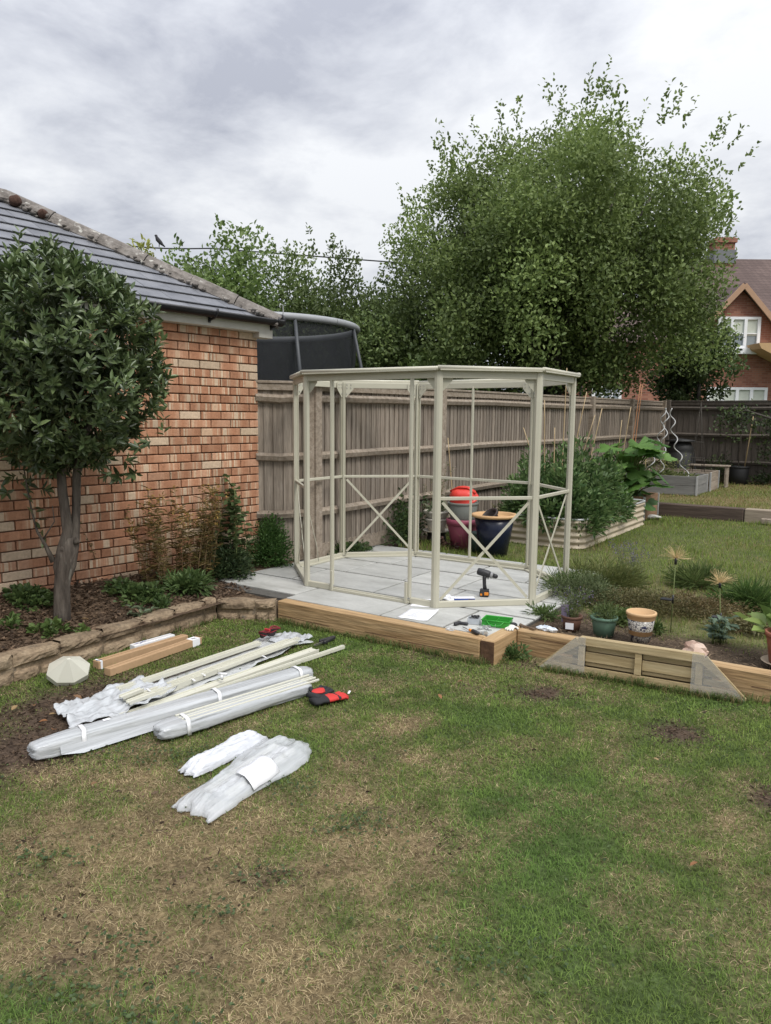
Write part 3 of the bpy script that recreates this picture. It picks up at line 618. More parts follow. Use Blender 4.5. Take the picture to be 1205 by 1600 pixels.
for k, s_ in ((.86, .048), (.955, .06), (1.03, .055)):
    mo = MB(); p = H0.lerp(H1, k)+Vector((.075, .075, -.03)); mo.blob(p, (s_, s_, s_*.8), int(k*100), .15, 12, 8); mo.build('moss_clump', M_['moss'], roof)
# wire finial hook at the eaves corner
m = MB(); m.tube([(-.19, .16, 2.50), (-.20, .17, 2.60), (-.19, .175, 2.66), (-.16, .175, 2.67), (-.15, .17, 2.645), (-.165, .17, 2.635)], .005, 6); m.build('wire_hook', plain('galv_wire', (.45, .46, .46), .4), garage)
# ------------------------------------------------------------------ fences
def board_mesh(h, w=.098):
    m = MB(); m.prism([(0, 0), (w, 0), (w, h), (0, h)], 0, .007)
    me = m.mesh('board')
    for v in me.vertices:
        if v.co.x < w/2: v.co.y = -.014 if v.co.y < .003 else .002
    return me
def fence(name, label, p, q, ztop, z0, posts, rails=True, matb='fence', matr='fence_r', pitch=.085, gravel=True, zslope=0.0, first=True):
    p = Vector((*p, 0)); q = Vector((*q, 0)); d = q-p; ln = d.length; t = thing(name, label, 'fence', p, math.atan2(d.y, d.x))
    h = ztop-.05-z0; bmh = board_mesh(h, pitch+.014); bmh.materials.append(M_[matb]); x = 0; rd = random.Random(len(label))
    # local +x along the run, local -y towards the garden
    while x < ln-.01:
        o = new_obj('board', bmh, t); o.location = (x, .0+rd.uniform(0, .003), z0+zslope*x+rd.uniform(-.006, .006)); o.rotation_euler = (0, rd.uniform(-.006, .006), rd.uniform(-.02, .02)); x += pitch*rd.uniform(.93, 1.07)
    ps = sorted(posts)
    for a, b in zip(ps[:-1], ps[1:]):
        sg = rd.uniform(-.02, .01)
        for zr in (ztop-.17, ztop-.74, ztop-1.31):
            if zr < z0: continue
            m = MB()
            za, zb = zr+zslope*a, zr+zslope*b
            pr = [(0, .042), (0, -.042), (-.045, -.030), (-.060, .012), (-.040, .035)]
            vs = [(a+.04, y-.013, za+z_) for y, z_ in pr]+[((a+b)/2, y-.013, (za+zb)/2+z_+sg) for y, z_ in pr]+[(b-.04, y-.013, zb+z_) for y, z_ in pr]
            fs = []
            for s_ in (0, 5):
                for i in range(5): fs.append((s_+i, s_+(i+1) % 5, s_+5+(i+1) % 5, s_+5+i))
            fs += [(4, 3, 2, 1, 0), (10, 11, 12, 13, 14)]
            m.add(vs, fs); m.build('arris_rail', M_[matr], t)
        m = MB(); zc_ = ztop-.02+zslope*(a+b)/2
        m.beam((a+.02, -.012, ztop-.018+zslope*a), (b-.02, -.012, ztop-.018+zslope*b), .065, .026, .004); m.build('capping_rail', M_[matr], t)
        m = MB(); m.beam((a+.03, -.024, ztop-.065+zslope*a), (b-.03, -.024, ztop-.065+zslope*b), .016, .065, .003); m.build('counter_rail', M_[matr], t)
        if gravel:
            m = MB(); m.beam((a+.04, .006, z0-.06+zslope*a), (b-.04, .006, z0-.06+zslope*b), .03, .15, .004); m.build('gravel_board', M_[matr], t)
    for a in (ps if first else ps[1:]):
        m = MB(); zt = ztop+.012+zslope*a; m.box((a, -.045, zt/2), (.095, .10, zt), None, .006); m.build('post', M_[matr], t)
    return t
f1 = fence('fence', 'short grey board fence panel filling the gap beside the garage', (-5.16, 5.35), (-4.83, 5.78), 1.955, .30, [-.03, .542], pitch=.093, first=False)
FA, FB = (-4.80, 5.80), (-4.32, 17.35); FL = math.hypot(FB[0]-FA[0], FB[1]-FA[1])
f2 = fence('fence', 'long weathered feather edge fence running back from the garage behind the greenhouse', FA, FB, 1.955, .30, [0.0, 2.33, 4.95, 7.3, 9.4, FL], pitch=.085, zslope=.006)
f3 = fence('fence', 'dark brown fence across the end of the garden below the brick house', (-4.25, 17.45), (3.2, 17.45), 2.04, .42, [0.06, 2.55, 5.0, 7.4], matb='fence_d', matr='fence_d', pitch=.13)
# ------------------------------------------------------------------ the brick house beyond the garden
HZ = 27.0; hb = D(1150, 650, HZ); house = thing('brick_house', 'red brick house with brown tiled roof and white windows beyond the end fence', 'house', (hb.x, hb.y, 0), YAW*-1*-1+0)
house.rotation_euler = (0, 0, math.atan2(_g(1, 0).y, _g(1, 0).x))
def hx(px, py, back=0.0):                             # measured front-plane point -> house local
    w = D(px, py, HZ+back); q = w-hb; a = house.rotation_euler[2]
    return (q.x*math.cos(a)+q.y*math.sin(a), -q.x*math.sin(a)+q.y*math.cos(a), w.z)
x0 = hx(1060, 600)[0]; x1 = hx(1290, 600)[0]; zE = hx(1150, 520)[2]; xa, _, za = hx(1153, 447); xr, _, zr_ = hx(1212, 518); xl = 2*xa-xr
m = MB(); m.box(((x0+x1)/2, 3.2, zE/2), (x1-x0, 6.0, zE)); hw_ = m.build('wall', M_['house_brick'], house)
m = MB(); m.prism([(xl, 0), (xr, 0), (xr, zr_), (xa, za-.12), (xl, zr_)], -.25, 1.5); gab = m.build('gable_wall', M_['house_brick'], house)
zri = hx(1150, 403, 3.0)[2]
m = MB(); xs = hx(1120, 500)[0]
m.add([(x0-.2, -.05, zE-.1), (x1, -.05, zE-.1), (x1, 3.2, zri), (x0+.3, 3.2, zri), (x0-.2, 6.5, zE-.1), (x1, 6.5, zE-.1)], [(0, 1, 2, 3), (3, 2, 5, 4), (4, 0, 3)]); hr = m.build('roof', M_['roof_tile'], house)
m = MB(); s_ = .09
for sg in (-1, 1):
    xe = xr+.12 if sg > 0 else xl-.12
    m.beam((xa, .55, za+.02), (xe, .55, zr_-.14), 1.9, .10, up=(0, 1, 0)) if False else None
    m.add([(xa, -.5, za+.05), (xe, -.5, zr_-.10), (xe, 2.2, zr_-.10), (xa, 2.2, za+.05), (xa, -.5, za-.06), (xe, -.5, zr_-.21), (xe, 2.2, zr_-.21), (xa, 2.2, za-.06)], [(0, 1, 2, 3), (7, 6, 5, 4), (0, 4, 5, 1), (1, 5, 6, 2)])
m.build('gable_roof', M_['roof_tile'], house)
bb = MB(); bb.beam((xa, -.53, za-.05), (xr+.12, -.53, zr_-.20), .05, .17); bb.beam((xa, -.535, za-.05), (xl-.12, -.535, zr_-.20), .05, .17); bb.build('bargeboard', plain('bargeboard', (.40, .25, .16), .8), house)
c0 = hx(1114, 420, 3); c1 = hx(1147, 372, 3)
m = MB(); m.box(((c0[0]+c1[0])/2, 3.2, (zri-1.4+c1[2])/2), (c1[0]-c0[0], .7, c1[2]-zri+1.4)); m.box(((c0[0]+c1[0])/2, 3.2, c1[2]-.12), (c1[0]-c0[0]+.12, .82, .16)); ch = m.build('chimney', M_['house_brick'], hr)
m = MB(); m.box(((c0[0]+c1[0])/2, 3.2, zri+.02), (c1[0]-c0[0]+.1, .8, .5)); m.build('flashing', plain('lead', (.16, .165, .175), .6), hr)
def window(px0, py0, px1, py1, panes, blind, y=-.25, sill=True):
    a = hx(px0, py1); b = hx(px1, py0); w = b[0]-a[0]; h = b[2]-a[2]; y = y-.03
    m = MB(); t_ = .09
    m.box((a[0]+w/2, y, a[2]+t_/2), (w, .10, t_)); m.box((a[0]+w/2, y, b[2]-t_/2), (w, .10, t_))
    for i in range(panes+1):
        xx = a[0]+t_*.6+(w-t_*1.2)*i/panes; m.box((xx, y-.002, a[2]+h/2), (t_*1.15, .10, h-t_*2))
    o = m.build('window', M_['upvc'], house)
    for i in range(panes):
        xx = a[0]+t_*.6+(w-t_*1.2)*(i+.5)/panes; pw = (w-t_*1.2)/panes-t_
        m = MB(); m.box((xx, y+.03, a[2]+h/2), (pw+.02, .02, h-t_*1.8)); m.build('pane', M_['glass'], o)
        if blind > 0:
            m = MB(); m.box((xx, y+.012, b[2]-t_-(h-2*t_)*blind/2), (pw*.98, .01, (h-2*t_)*blind)); m.build('blind', plain('blind', (.52, .55, .48), .8), o)
        m = MB(); m.box((xx, y-.02, a[2]+h*.47), (pw, .03, .035)); m.build('glazing_bar', M_['upvc'], o) if blind < .9 else None
    if sill: m = MB(); m.box((a[0]+w/2, y-.06, a[2]-.10), (w+.1, .2, .2)); m.build('sill', M_['upvc'], o)
    m = MB()
    for i in range(int(w/.085)+2): m.box((a[0]-.06+i*.085, y+.045, b[2]+.13), (.068, .04, .22))
    m.build('brick_lintel', M_['house_brick'], o)
window(1113, 497, 1183, 545, 3, .62)
window(1098, 606, 1193, 633, 4, 1.0, sill=False)
a = hx(1095, 572); m = MB(); m.lathe([(.0, 0), (.12, .01), (.24, .05), (.25, .06), (.0, .03)], 16, T(a[0], -.45, a[2], rx=R(70))); m.tube([(a[0], -.26, a[2]), (a[0], -.45, a[2])], .02, 6); m.build('satellite_dish', plain('dish_grey', (.09, .09, .095), .6), house)
# left wing, seen below the tree's crown
wl0 = hx(880, 600)[0]; wl1 = x0-.0; m = MB(); m.box(((wl0+wl1)/2, 2.6, 2.2), (wl1-wl0, 4.5, 4.4)); m.build('wing_wall', M_['house_brick'], house)
m = MB(); m.add([(wl0-.2, .2, 4.35), (wl1, .2, 4.35), (wl1, 2.6, 6.2), (wl0-.2, 2.6, 6.2), (wl0-.2, 5, 4.35), (wl1, 5, 4.35)], [(0, 1, 2, 3), (3, 2, 5, 4)]); m.build('wing_roof', M_['roof_tile'], house)
window(928, 600, 976, 626, 3, 0, y=.35, sill=False)
a = hx(912, 600); m = MB(); m.tube([(a[0], .30, 0), (a[0], .30, 4.3)], .045, 8); m.build('downpipe', M_['black_pl'], house)
# pale timber canopy on the house front
a = hx(1160, 541); b = hx(1235, 541); c = hx(1235, 585)
m = MB(); m.add([(a[0], -1.2, a[2]), (b[0], -1.2, a[2]+.02), (b[0], -1.2, c[2]), (a[0]+.1, -1.2, a[2]-.18), (a[0], -.3, a[2]), (b[0], -.3, a[2]+.02), (b[0], -.3, c[2]), (a[0]+.1, -.3, a[2]-.18)],
               [(0, 3, 2, 1), (4, 5, 6, 7), (0, 1, 5, 4), (3, 7, 6, 2), (0, 4, 7, 3), (1, 2, 6, 5)]); m.build('timber_canopy', plain('new_timber', (.47, .31, .16), .8), house)
# ------------------------------------------------------------------ greenhouse frame
gh = thing('greenhouse_frame', 'unglazed cream metal frame of an eight sided greenhouse standing on the patio', 'greenhouse', (-3.455, 5.755, ZP))
OC = dict(A=(-.645, -.905), B=(.645, -.905), C=(1.225, -.37), D=(1.225, .37), E=(.645, .905), F=(-.645, .905), G=(-1.225, .37), H=(-1.225, -.37))
FM = M_['frame']; HE = 1.80; ZM = .84
def gp(m, name): return m.build(name, FM, gh)
def inset(p, q, e):                     # a side shortened by e at both ends
    p = Vector((*p, 0)); q = Vector((*q, 0)); d = (q-p).normalized(); return p+d*e, q-d*e
SIDES = ['AB', 'BC', 'CD', 'DE', 'EF', 'FG', 'GH', 'HA']
zz = lambda p, z: (p.x, p.y, z)
for s in SIDES:
    p, q = inset(OC[s[0]], OC[s[1]], .004); nrm = Vector((q.y-p.y, p.x-q.x, 0)).normalized(); i = -nrm*.018
    segs = [(p, q)]
    if s == 'AB': segs = [(p, Vector((-.375, -.905, 0))), (Vector((.415, -.905, 0)), q)]
    for a, b in segs:
        m = MB(); m.beam(zz(a+i, .024), zz(b+i, .024), .036, .048, .004); m.beam(zz(a+i*2.4, .008), zz(b+i*2.4, .008), .05, .016, .002); gp(m, 'base_rail')
    m = MB(); m.beam(zz(p+i*.6, HE-.036), zz(q+i*.6, HE-.036), .018, .056, .003); gp(m, 'eaves_beam')
    po, qo = inset(OC[s[0]], OC[s[1]], -.012); n2 = nrm*.022
    m = MB(); m.tube([zz(po+n2, HE+.012), zz(qo+n2, HE+.006)], .0165, 10); m.beam(zz(p+nrm*.012, HE-.004), zz(q+nrm*.012, HE-.004), .05, .012, .002); gp(m, 'gutter')
    if s != 'AB':
        m = MB(); m.beam(zz(p+i*.9, ZM), zz(q+i*.9, ZM), .022, .026, .003); gp(m, 'mid_rail')
    if s in ('BC', 'CD', 'FG', 'HA'):
        for k in (0, 1):
            a, b = inset(OC[s[0]], OC[s[1]], .05); za, zb = (.06, ZM-.03) if k else (ZM-.03, .06)
            m = MB(); m.beam(zz(a+i*(1.1+.35*k), za), zz(b+i*(1.1+.35*k), zb), .004, .022); gp(m, 'brace')
    if s == 'EF':
        c = (p+q)/2; m = MB(); m.box((c.x, c.y-.016, HE/2), (.018, .026, HE-.10), None, .002); gp(m, 'glazing_bar')
m = MB(); m.beam((-.375, -.90, .010), (.415, -.90, .010), .020, .020, .002); m.beam((-.375, -.865, .010), (.415, -.865, .010), .020, .024, .002); m.beam((-.375, -.882, .004), (.415, -.882, .004), .06, .006); gp(m, 'door_threshold')
for x_, sg in ((-.365, 1), (.405, -1)):
    m = MB(); m.box((x_, -.888, HE/2), (.022, .030, HE-.09), None, .003); m.box((x_+.013*sg, -.884, HE/2), (.004, .016, HE-.1)); gp(m, 'door_jamb')
    m = MB(); m.box((x_+.018*sg, -.912, .085), (.020, .018, .17), None, .002); gp(m, 'door_stop')
for n in 'ABCDEFGH':
    c = Vector((*OC[n], 0)); i_ = 'ABCDEFGH'.index(n); pv = Vector((*OC['ABCDEFGH'[i_-1]], 0)); nx_ = Vector((*OC['ABCDEFGH'[(i_+1) % 8]], 0))
    d1 = (pv-c).normalized(); d2 = (nx_-c).normalized(); inn = (d1+d2).normalized()
    o1 = Vector((-d1.y, d1.x, 0)) if Vector((-d1.y, d1.x, 0)).dot(inn) < 0 else Vector((d1.y, -d1.x, 0)); o2 = Vector((-d2.y, d2.x, 0)) if Vector((-d2.y, d2.x, 0)).dot(inn) < 0 else Vector((d2.y, -d2.x, 0))
    k = -inn*.004
    poly = [c+d1*.034+k, c+d1*.010+k-inn*.004, c+d2*.010+k-inn*.004, c+d2*.034+k, c+d2*.030+inn*.022, c+inn*.012+d2*.016, c+inn*.030+d2*.007, c+inn*.044+d2*.007, c+inn*.044+d1*.007, c+inn*.030+d1*.007, c+inn*.012+d1*.016, c+d1*.030+inn*.022]
    if (poly[3]-poly[0]).cross(poly[7]-poly[0]).z < 0: poly = poly[::-1]
    nn_ = len(poly); m = MB(); z0, z1 = .002, HE-.008
    m.add([zz(v, z0) for v in poly]+[zz(v, z1) for v in poly], [tuple(range(nn_))[::-1], tuple(range(nn_, 2*nn_))]+[(j, (j+1) % nn_, nn_+(j+1) % nn_, nn_+j) for j in range(nn_)]); gp(m, 'corner_post')
    for dd in (d1, d2):                    # gusset plates under the eaves, with bolt heads
        nr = Vector((-dd.y, dd.x, 0)); nr = nr if nr.dot(inn) > 0 else -nr; o_ = c+nr*.028
        m = MB(); pts = [(.032, HE-.01), (.115, HE-.01), (.115, HE-.075), (.045, HE-.155), (.032, HE-.155)]
        m.add([zz(o_+dd*a+nr*.0, z_) for a, z_ in pts]+[zz(o_+dd*a+nr*.004, z_) for a, z_ in pts], [(0, 1, 2, 3, 4), (9, 8, 7, 6, 5)]+[(j, j+5, (j+1) % 5+5, (j+1) % 5) for j in range(5)]); g_ = gp(m, 'gusset_plate')
        m = MB()
        for (a, z_) in ((.05, HE-.03), (.09, HE-.03), (.05, HE-.06), (.09, HE-.06), (.045, HE-.12)): m.box(tuple(o_+dd*a+nr*.006+Vector((0, 0, z_))), (.009, .009, .009))
        m.build('bolts', plain('zinc', (.55, .55, .53), .35, metal=.8), g_)
# string / cable hanging at the left side of the frame
m = MB(); m.tube([(-1.19, -.22, .85), (-1.18, -.2, .5), (-1.16, -.12, .2), (-1.15, -.1, .03)], .004, 5); gp(m, 'cord')
# ------------------------------------------------------------------ small things on the patio
def at(px, py, z=ZP): v = P(px, py, z); return v
# cordless drill standing on its battery
v = at(757, 932); dr = thing('cordless_drill', 'black cordless drill standing upright on its orange trimmed battery', 'drill', v, R(34)+R(-12))
bk = plain('drill_black', (.028, .028, .03), .45); og = plain('drill_orange', (.75, .26, .03), .5); gr = plain('drill_grey', (.30, .30, .30), .4)
m = MB(); m.box((0, 0, .026), (.078, .062, .046), None, .008); bt = m.build('battery', bk, dr)
m = MB(); m.box((.018, -.032, .030), (.034, .003, .026), None, .001); m.build('battery_label', og, bt)
m = MB(); m.box((-.024, -.032, .022), (.016, .003, .016)); m.build('battery_clip', og, bt)
m = MB(); m.box((0, 0, .055), (.074, .056, .014), None, .006); m.build('foot', bk, dr)
m = MB(); m.tube([(.004, 0, .058), (-.002, 0, .10), (-.004, 0, .14), (.0, 0, .175)], [.021, .018, .019, .024], 12, flat=.8); m.build('handle', bk, dr)
Mh = T(-.004, 0, .195, ry=R(90+14))
m = MB(); m.lathe([(.0, -.062), (.022, -.060), (.029, -.05), (.031, -.01), (.029, .035), (.024, .05)], 16, Mh); m.build('motor_housing', bk, dr)
m = MB(); m.lathe([(.0245, .048), (.026, .055), (.026, .068), (.022, .07)], 16, Mh); m.build('clutch_ring', gr, dr)
m = MB(); m.lathe([(.019, .069), (.019, .095), (.013, .108), (.007, .112), (.0, .112)], 14, Mh); m.build('chuck', bk, dr)
m = MB(); m.box((.026, 0, .155), (.012, .012, .022), None, .003); m.build('trigger', gr, dr)
# paper instructions
def paper(label, pts, z, curl=.01, name='paper_sheet', mt='paper', cat='paper'):
    a, b, c, d = [at(*p, z) for p in pts]; o = (a+b+c+d)/4; n = 8; vs = []; fs = []
    for i in range(n+1):
        for j in range(n+1):
            u_, w_ = i/n, j/n; q = a.lerp(b, u_).lerp(d.lerp(c, u_), w_); lift = curl*(max(0, w_-.6)**2*3+max(0, u_-.75)**2*5)+.003+.0015*math.sin(5*u_+3*w_)
            vs.append((q.x-o.x, q.y-o.y, lift))
    for i in range(n):
        for j in range(n): k = i*(n+1)+j; fs.append((k, k+n+1, k+n+2, k+1))
    m = MB(); m.add(vs, fs, None, True); ob = m.build(name, M_[mt], None); ob.location = (o.x, o.y, z); sf = ob.modifiers.new('thick', 'SOLIDIFY'); sf.thickness = .0008
    return tag(ob, label, cat), o
pp, o = paper('white instruction sheet lying on the patio near the sleeper', [(620, 965), (668, 971), (686, 956), (641, 953)], ZP, .02)
m = MB(); rd = random.Random(2)
for i in range(11):
    m.box((rd.uniform(-.01, .01), -.085+i*.016, .0065), (rd.uniform(.09, .15), .0025, .0004))
tx = m.build('printed_lines', plain('grey_ink', (.42, .43, .46), .9), pp); tx.rotation_euler = (0, 0, 0)
paper('second white instruction sheet half under the greenhouse base rail', [(640, 948), (672, 949), (676, 938), (650, 936)], ZP, .01)
# blue and white screw box with its bag
v = at(722, 941); bx_ = thing('hardware_box', 'flat blue and white cardboard box lying inside the greenhouse', 'box', v, R(34)+R(4))
m = MB(); m.box((.02, .02, .016), (.165, .06, .030), None, .002); m.build('carton', plain('box_blue', (.035, .08, .33), .5), bx_)
m = MB(); m.box((.02, .02, .0325), (.164, .059, .002)); m.build('lid', M_['paper'], bx_)
m = MB(); m.box((.072, -.0115, .016), (.045, .003, .020)); m.build('picture_panel', plain('box_dark', (.03, .025, .07), .5), bx_)
v = at(700, 939); cr_ = MB(); rd = random.Random(6)
for i in range(7): cr_.blob((rd.uniform(-.07, .06), rd.uniform(-.02, .05), rd.uniform(.010, .022)), (rd.uniform(.03, .05), rd.uniform(.02, .04), .016), i, .5, 9, 6, smooth=False)
o = cr_.build('crumpled_bag', M_['paper']); o.location = v; tag(o, 'crumpled white paper and bags beside the blue box', 'paper')
# green tray with its bits
v = at(777, 977); tr = thing('green_tray', 'translucent bright green plastic parts tray on the patio corner', 'tray', v, R(12))
gm = mat('green_plastic', [(.06, .42, .06), (.10, .52, .10)], scale=3, rough=.25, rnd=0, transl=.35)
m = MB()
for (c_, s_) in (((0, 0, .003), (.185, .125, .004)), ((0, -.062, .024), (.19, .003, .044)), ((0, .062, .024), (.19, .003, .044)), ((-.0935, 0, .024), (.003, .121, .044)), ((.0935, 0, .024), (.003, .121, .044)), ((0, .0, .022), (.003, .120, .036)), ((.047, .02, .022), (.090, .003, .036))): m.box(c_, s_)
m.build('bin', gm, tr)
m = MB(); m.tube([(-.097, -.066, .046), (.097, -.066, .046), (.097, .066, .046), (-.097, .066, .046), (-.097, -.066, .046)], .004, 6); m.build('rim', gm, tr)
m = MB(); m.tube([(-.06, -.066, .044), (-.04, -.075, .020), (0, -.078, .014), (.04, -.075, .020), (.06, -.066, .044)], .004, 6); m.build('carry_handle', gm, tr)
m = MB(); rd = random.Random(3)
for i in range(16): m.box((rd.uniform(-.08, .08), rd.uniform(-.05, .05), .010+rd.uniform(0, .01)), (rd.uniform(.01, .025), .008, .008), T(rz=0))
tag(m.build('fixings', plain('dull_metal', (.10, .16, .10), .5), tr), kind='stuff')
v = at(741, 974); tb = thing('parts_tub', 'small clear plastic tub full of black caps', 'tub', v, R(20))
cm = mat('clear_tub', [(.50, .54, .58), (.60, .63, .66)], scale=4, rough=.15, rnd=0, alpha=.55)
m = MB()
for (c_, s_) in (((0, 0, .003), (.078, .066, .004)), ((0, -.034, .022), (.084, .003, .042)), ((0, .034, .022), (.084, .003, .042)), ((-.042, 0, .022), (.003, .066, .042)), ((.042, 0, .022), (.003, .066, .042))): m.box(c_, s_)
m.build('container', cm, tb)
for i in range(14):
    m = MB(); m.lathe([(0, 0), (.009, 0), (.009, .010), (.005, .013), (0, .013)], 8, T(random.uniform(-.03, .03), random.uniform(-.024, .024), .030+random.uniform(0, .014), rx=random.uniform(-1, 1))); m.build('cap', bk, tb)
# screwdriver, grips, shears, clips
v = at(736, 988); sdv = thing('screwdriver', 'screwdriver with black and orange handle lying on the sleeper', 'screwdriver', v, R(-28))
m = MB(); m.tube([(-.10, 0, .012), (-.015, 0, .012)], .0035, 8); m.build('shaft', plain('steel', (.5, .5, .5), .3, metal=.9), sdv)
m = MB(); m.lathe([(.0, -.02), (.009, -.018), (.011, 0), (.008, .01)], 12, T(.0, 0, .013, ry=R(90))); m.build('collar', og, sdv)
m = MB(); m.lathe([(.008, .01), (.014, .02), (.015, .06), (.012, .085), (0, .09)], 12, T(.0, 0, .015, ry=R(90))); m.build('handle', bk, sdv)
v = at(717, 976); gp_ = thing('trigger_tool', 'black trigger handled hand tool on the patio', 'tool', v, R(40))
m = MB(); m.box((-.015, 0, .012), (.07, .024, .024), T(rz=R(40)), .006); m.build('barrel', bk, gp_)
m = MB(); m.box((.012, -.030, .010), (.024, .07, .02), T(rz=R(55)), .006); m.build('grip', bk, gp_)
sm = plain('bright_metal', (.55, .56, .55), .35, metal=.6)
spots = [(703, 985, 'pair of clear plastic clips on the sleeper beside the patio'), (752, 983, 'bright metal bracket lying between the tub and the screwdriver'), (763, 984, 'folded steel clip lying before the green tray'), (748, 990, 'small metal bracket on the sleeper beside the screwdriver handle'), (759, 990, 'thin metal spring clip on the sleeper near the corner'), (768, 980, 'flat steel plate leaning on the green tray')]
for i, (px, py, lab) in enumerate(spots):
    v = at(px, py); m = MB(); m.prism([(-.03, 0), (.03, 0), (.03, .022), (.027, .022), (.027, .003), (-.03, .003)], -.012, .012); m.box((-.012, 0, .008), (.018, .026, .010), None, .002); m.tube([(-.03, .01, .012), (-.01, .016, .02), (.018, .012, .016)], .0025, 6)
    o = m.build('metal_clip', sm if i else M_['film']); o.location = v+Vector((0, 0, .001)); o.rotation_euler = (0, 0, i*1.3); tag(o, lab, 'clip')
# ------------------------------------------------------------------ work gloves: one continuous hand shape each
def glove_mesh(scale=1.0, curl=.3, seed=0):
    rd = random.Random(seed); m = MB()
    def finger(b, d, ln, r): 
        b = Vector(b); d = Vector(d).normalized(); m.tube([b-d*.02, b+d*ln*.35, b+d*ln*.7+Vector((0, 0, .004)), b+d*ln*.95-Vector((0, 0, curl*.01)), b+d*ln-Vector((0, 0, curl*.014))], [r, r*1.05, r, r*.85, r*.3], 8, flat=.75)
    vs = []; prof = [(-.10, .040, .016), (-.085, .046, .018), (-.05, .036, .015), (-.02, .044, .018), (.02, .047, .018), (.045, .042, .013), (.055, .03, .006)]
    n = 14; fs = []
    for (x, w, h) in prof:
        for j in range(n): a = 2*PI*j/n; vs.append((x+rd.uniform(-.002, .002), w*math.cos(a)+rd.uniform(-.002, .002), .018+h*math.sin(a)*(.9+.2*rd.random())))
    for i in range(len(prof)-1):
        for j in range(n): fs.append((i*n+j, i*n+(j+1) % n, (i+1)*n+(j+1) % n, (i+1)*n+j))
    fs += [tuple(range(n))[::-1], tuple((len(prof)-1)*n+j for j in range(n))]; m.add(vs, fs, None, True)
    for k, (y, an, ln) in enumerate(((.033, .12, .070), (.012, .04, .082), (-.011, -.03, .078), (-.032, -.12, .062))): finger((.045, y, .016), (1, math.tan(an), -.05), ln, .0125)
    finger((-.02, .04, .016), (.75, .75, -.05), .065, .0135)
    for i in range(len(m.v)): m.v[i] = tuple(c*scale for c in m.v[i])
    return m
def glove_mat(name, a, b):
    mm = mat(name, [a, b], scale=18, rough=.8, rnd=0, contrast=(.46, .54), detail=2, bump=.4); return mm
v = P(507, 1095, .006); g1 = glove_mesh(1.0, .6, 1).build('work_glove', None); g1.data.materials.append(plain('glove_red', (.50, .035, .03), .75)); g1.location = v+Vector((.03, .0, .004)); g1.rotation_euler = (0, 0, R(70))
tag(g1, 'red and black work glove lying flat on the lawn', 'glove')
m = MB(); m.lathe([(.042, -.105), (.049, -.085), (.040, -.05), (.047, -.03), (.049, -.02)], 14, T(0, 0, .0185, ry=R(90)), sq=1.0); o = m.build('cuff', plain('glove_black', (.02, .02, .022), .85), g1); o.scale = (1, 1, .42); o.location = (0, 0, .011)
for y, an, ln in ((.033, .12, .070), (.012, .04, .082), (-.011, -.03, .078), (-.032, -.12, .062)):
    m = MB(); m.tube([(.045, y, .0165), (.06, y+.016*math.tan(an), .0175)], .0134, 8, flat=.8); m.build('finger_band', plain('glove_black', (.02, .02, .022), .85), g1)
g2 = glove_mesh(.95, .3, 2).build('work_glove', None); g2.data.materials.append(plain('glove_black', (.02, .02, .022), .85)); g2.location = v+Vector((-.045, .01, .020)); g2.rotation_euler = (R(10), R(4), R(102)); tag(g2, 'mostly black work glove folded on top of the red one', 'glove')
m = MB(); m.blob((-.02, 0, .034), (.05, .03, .008), 3, .2); m.build('red_palm', plain('glove_red', (.50, .035, .03), .75), g2)
m = MB(); m.box((0, 0, .01), (.022, .012, .003), T(rz=.5, ry=-.5)); o = m.build('glove_tag', M_['white'], g1); o.location = (.135, -.01, .02)
v = at(806, 981); g3 = glove_mesh(.62, .5, 4).build('work_glove', None); g3.data.materials.append(plain('glove_cream', (.66, .64, .58), .85)); g3.location = v+Vector((-.02, -.03, .0)); g3.rotation_euler = (0, 0, R(-80)); tag(g3, 'cream work glove with spread fingers lying on the corner sleeper', 'glove')
m = MB(); m.lathe([(.040, -.10), (.046, -.085), (.038, -.05), (.04, -.03)], 12, T(0, 0, .0, ry=R(90))); o = m.build('cuff', plain('glove_black', (.02, .02, .022), .85), g3); o.scale = (.66, .66, .36); o.location = (0, 0, .0125)
v = at(826, 983); m = MB()
for i, s_ in enumerate((-1, 1)): m.beam((-.06, -.008*s_, .012), (.06, .010*s_, .012), .010, .012, .003)
m.tube([(-.06, 0, .012), (-.075, 0, .016)], .012, 8); o = m.build('pliers', plain('old_handle', (.12, .08, .05), .6)); o.location = v; o.rotation_euler = (0, 0, R(-15)); tag(o, 'brown handled pliers lying on the sleeper beside the cream glove', 'pliers')
v = at(857, 986); m = MB(); rd = random.Random(9)
for i in range(6): m.blob((rd.uniform(-.05, .05), rd.uniform(-.015, .02), .014), (.032, .024, .014), 30+i, .55, 9, 6, smooth=False)
o = m.build('crumpled_packet', plain('packet', (.60, .65, .70), .35)); o.location = v; tag(o, 'crumpled pale blue packet on the sleeper beside the brown pot', 'packet')
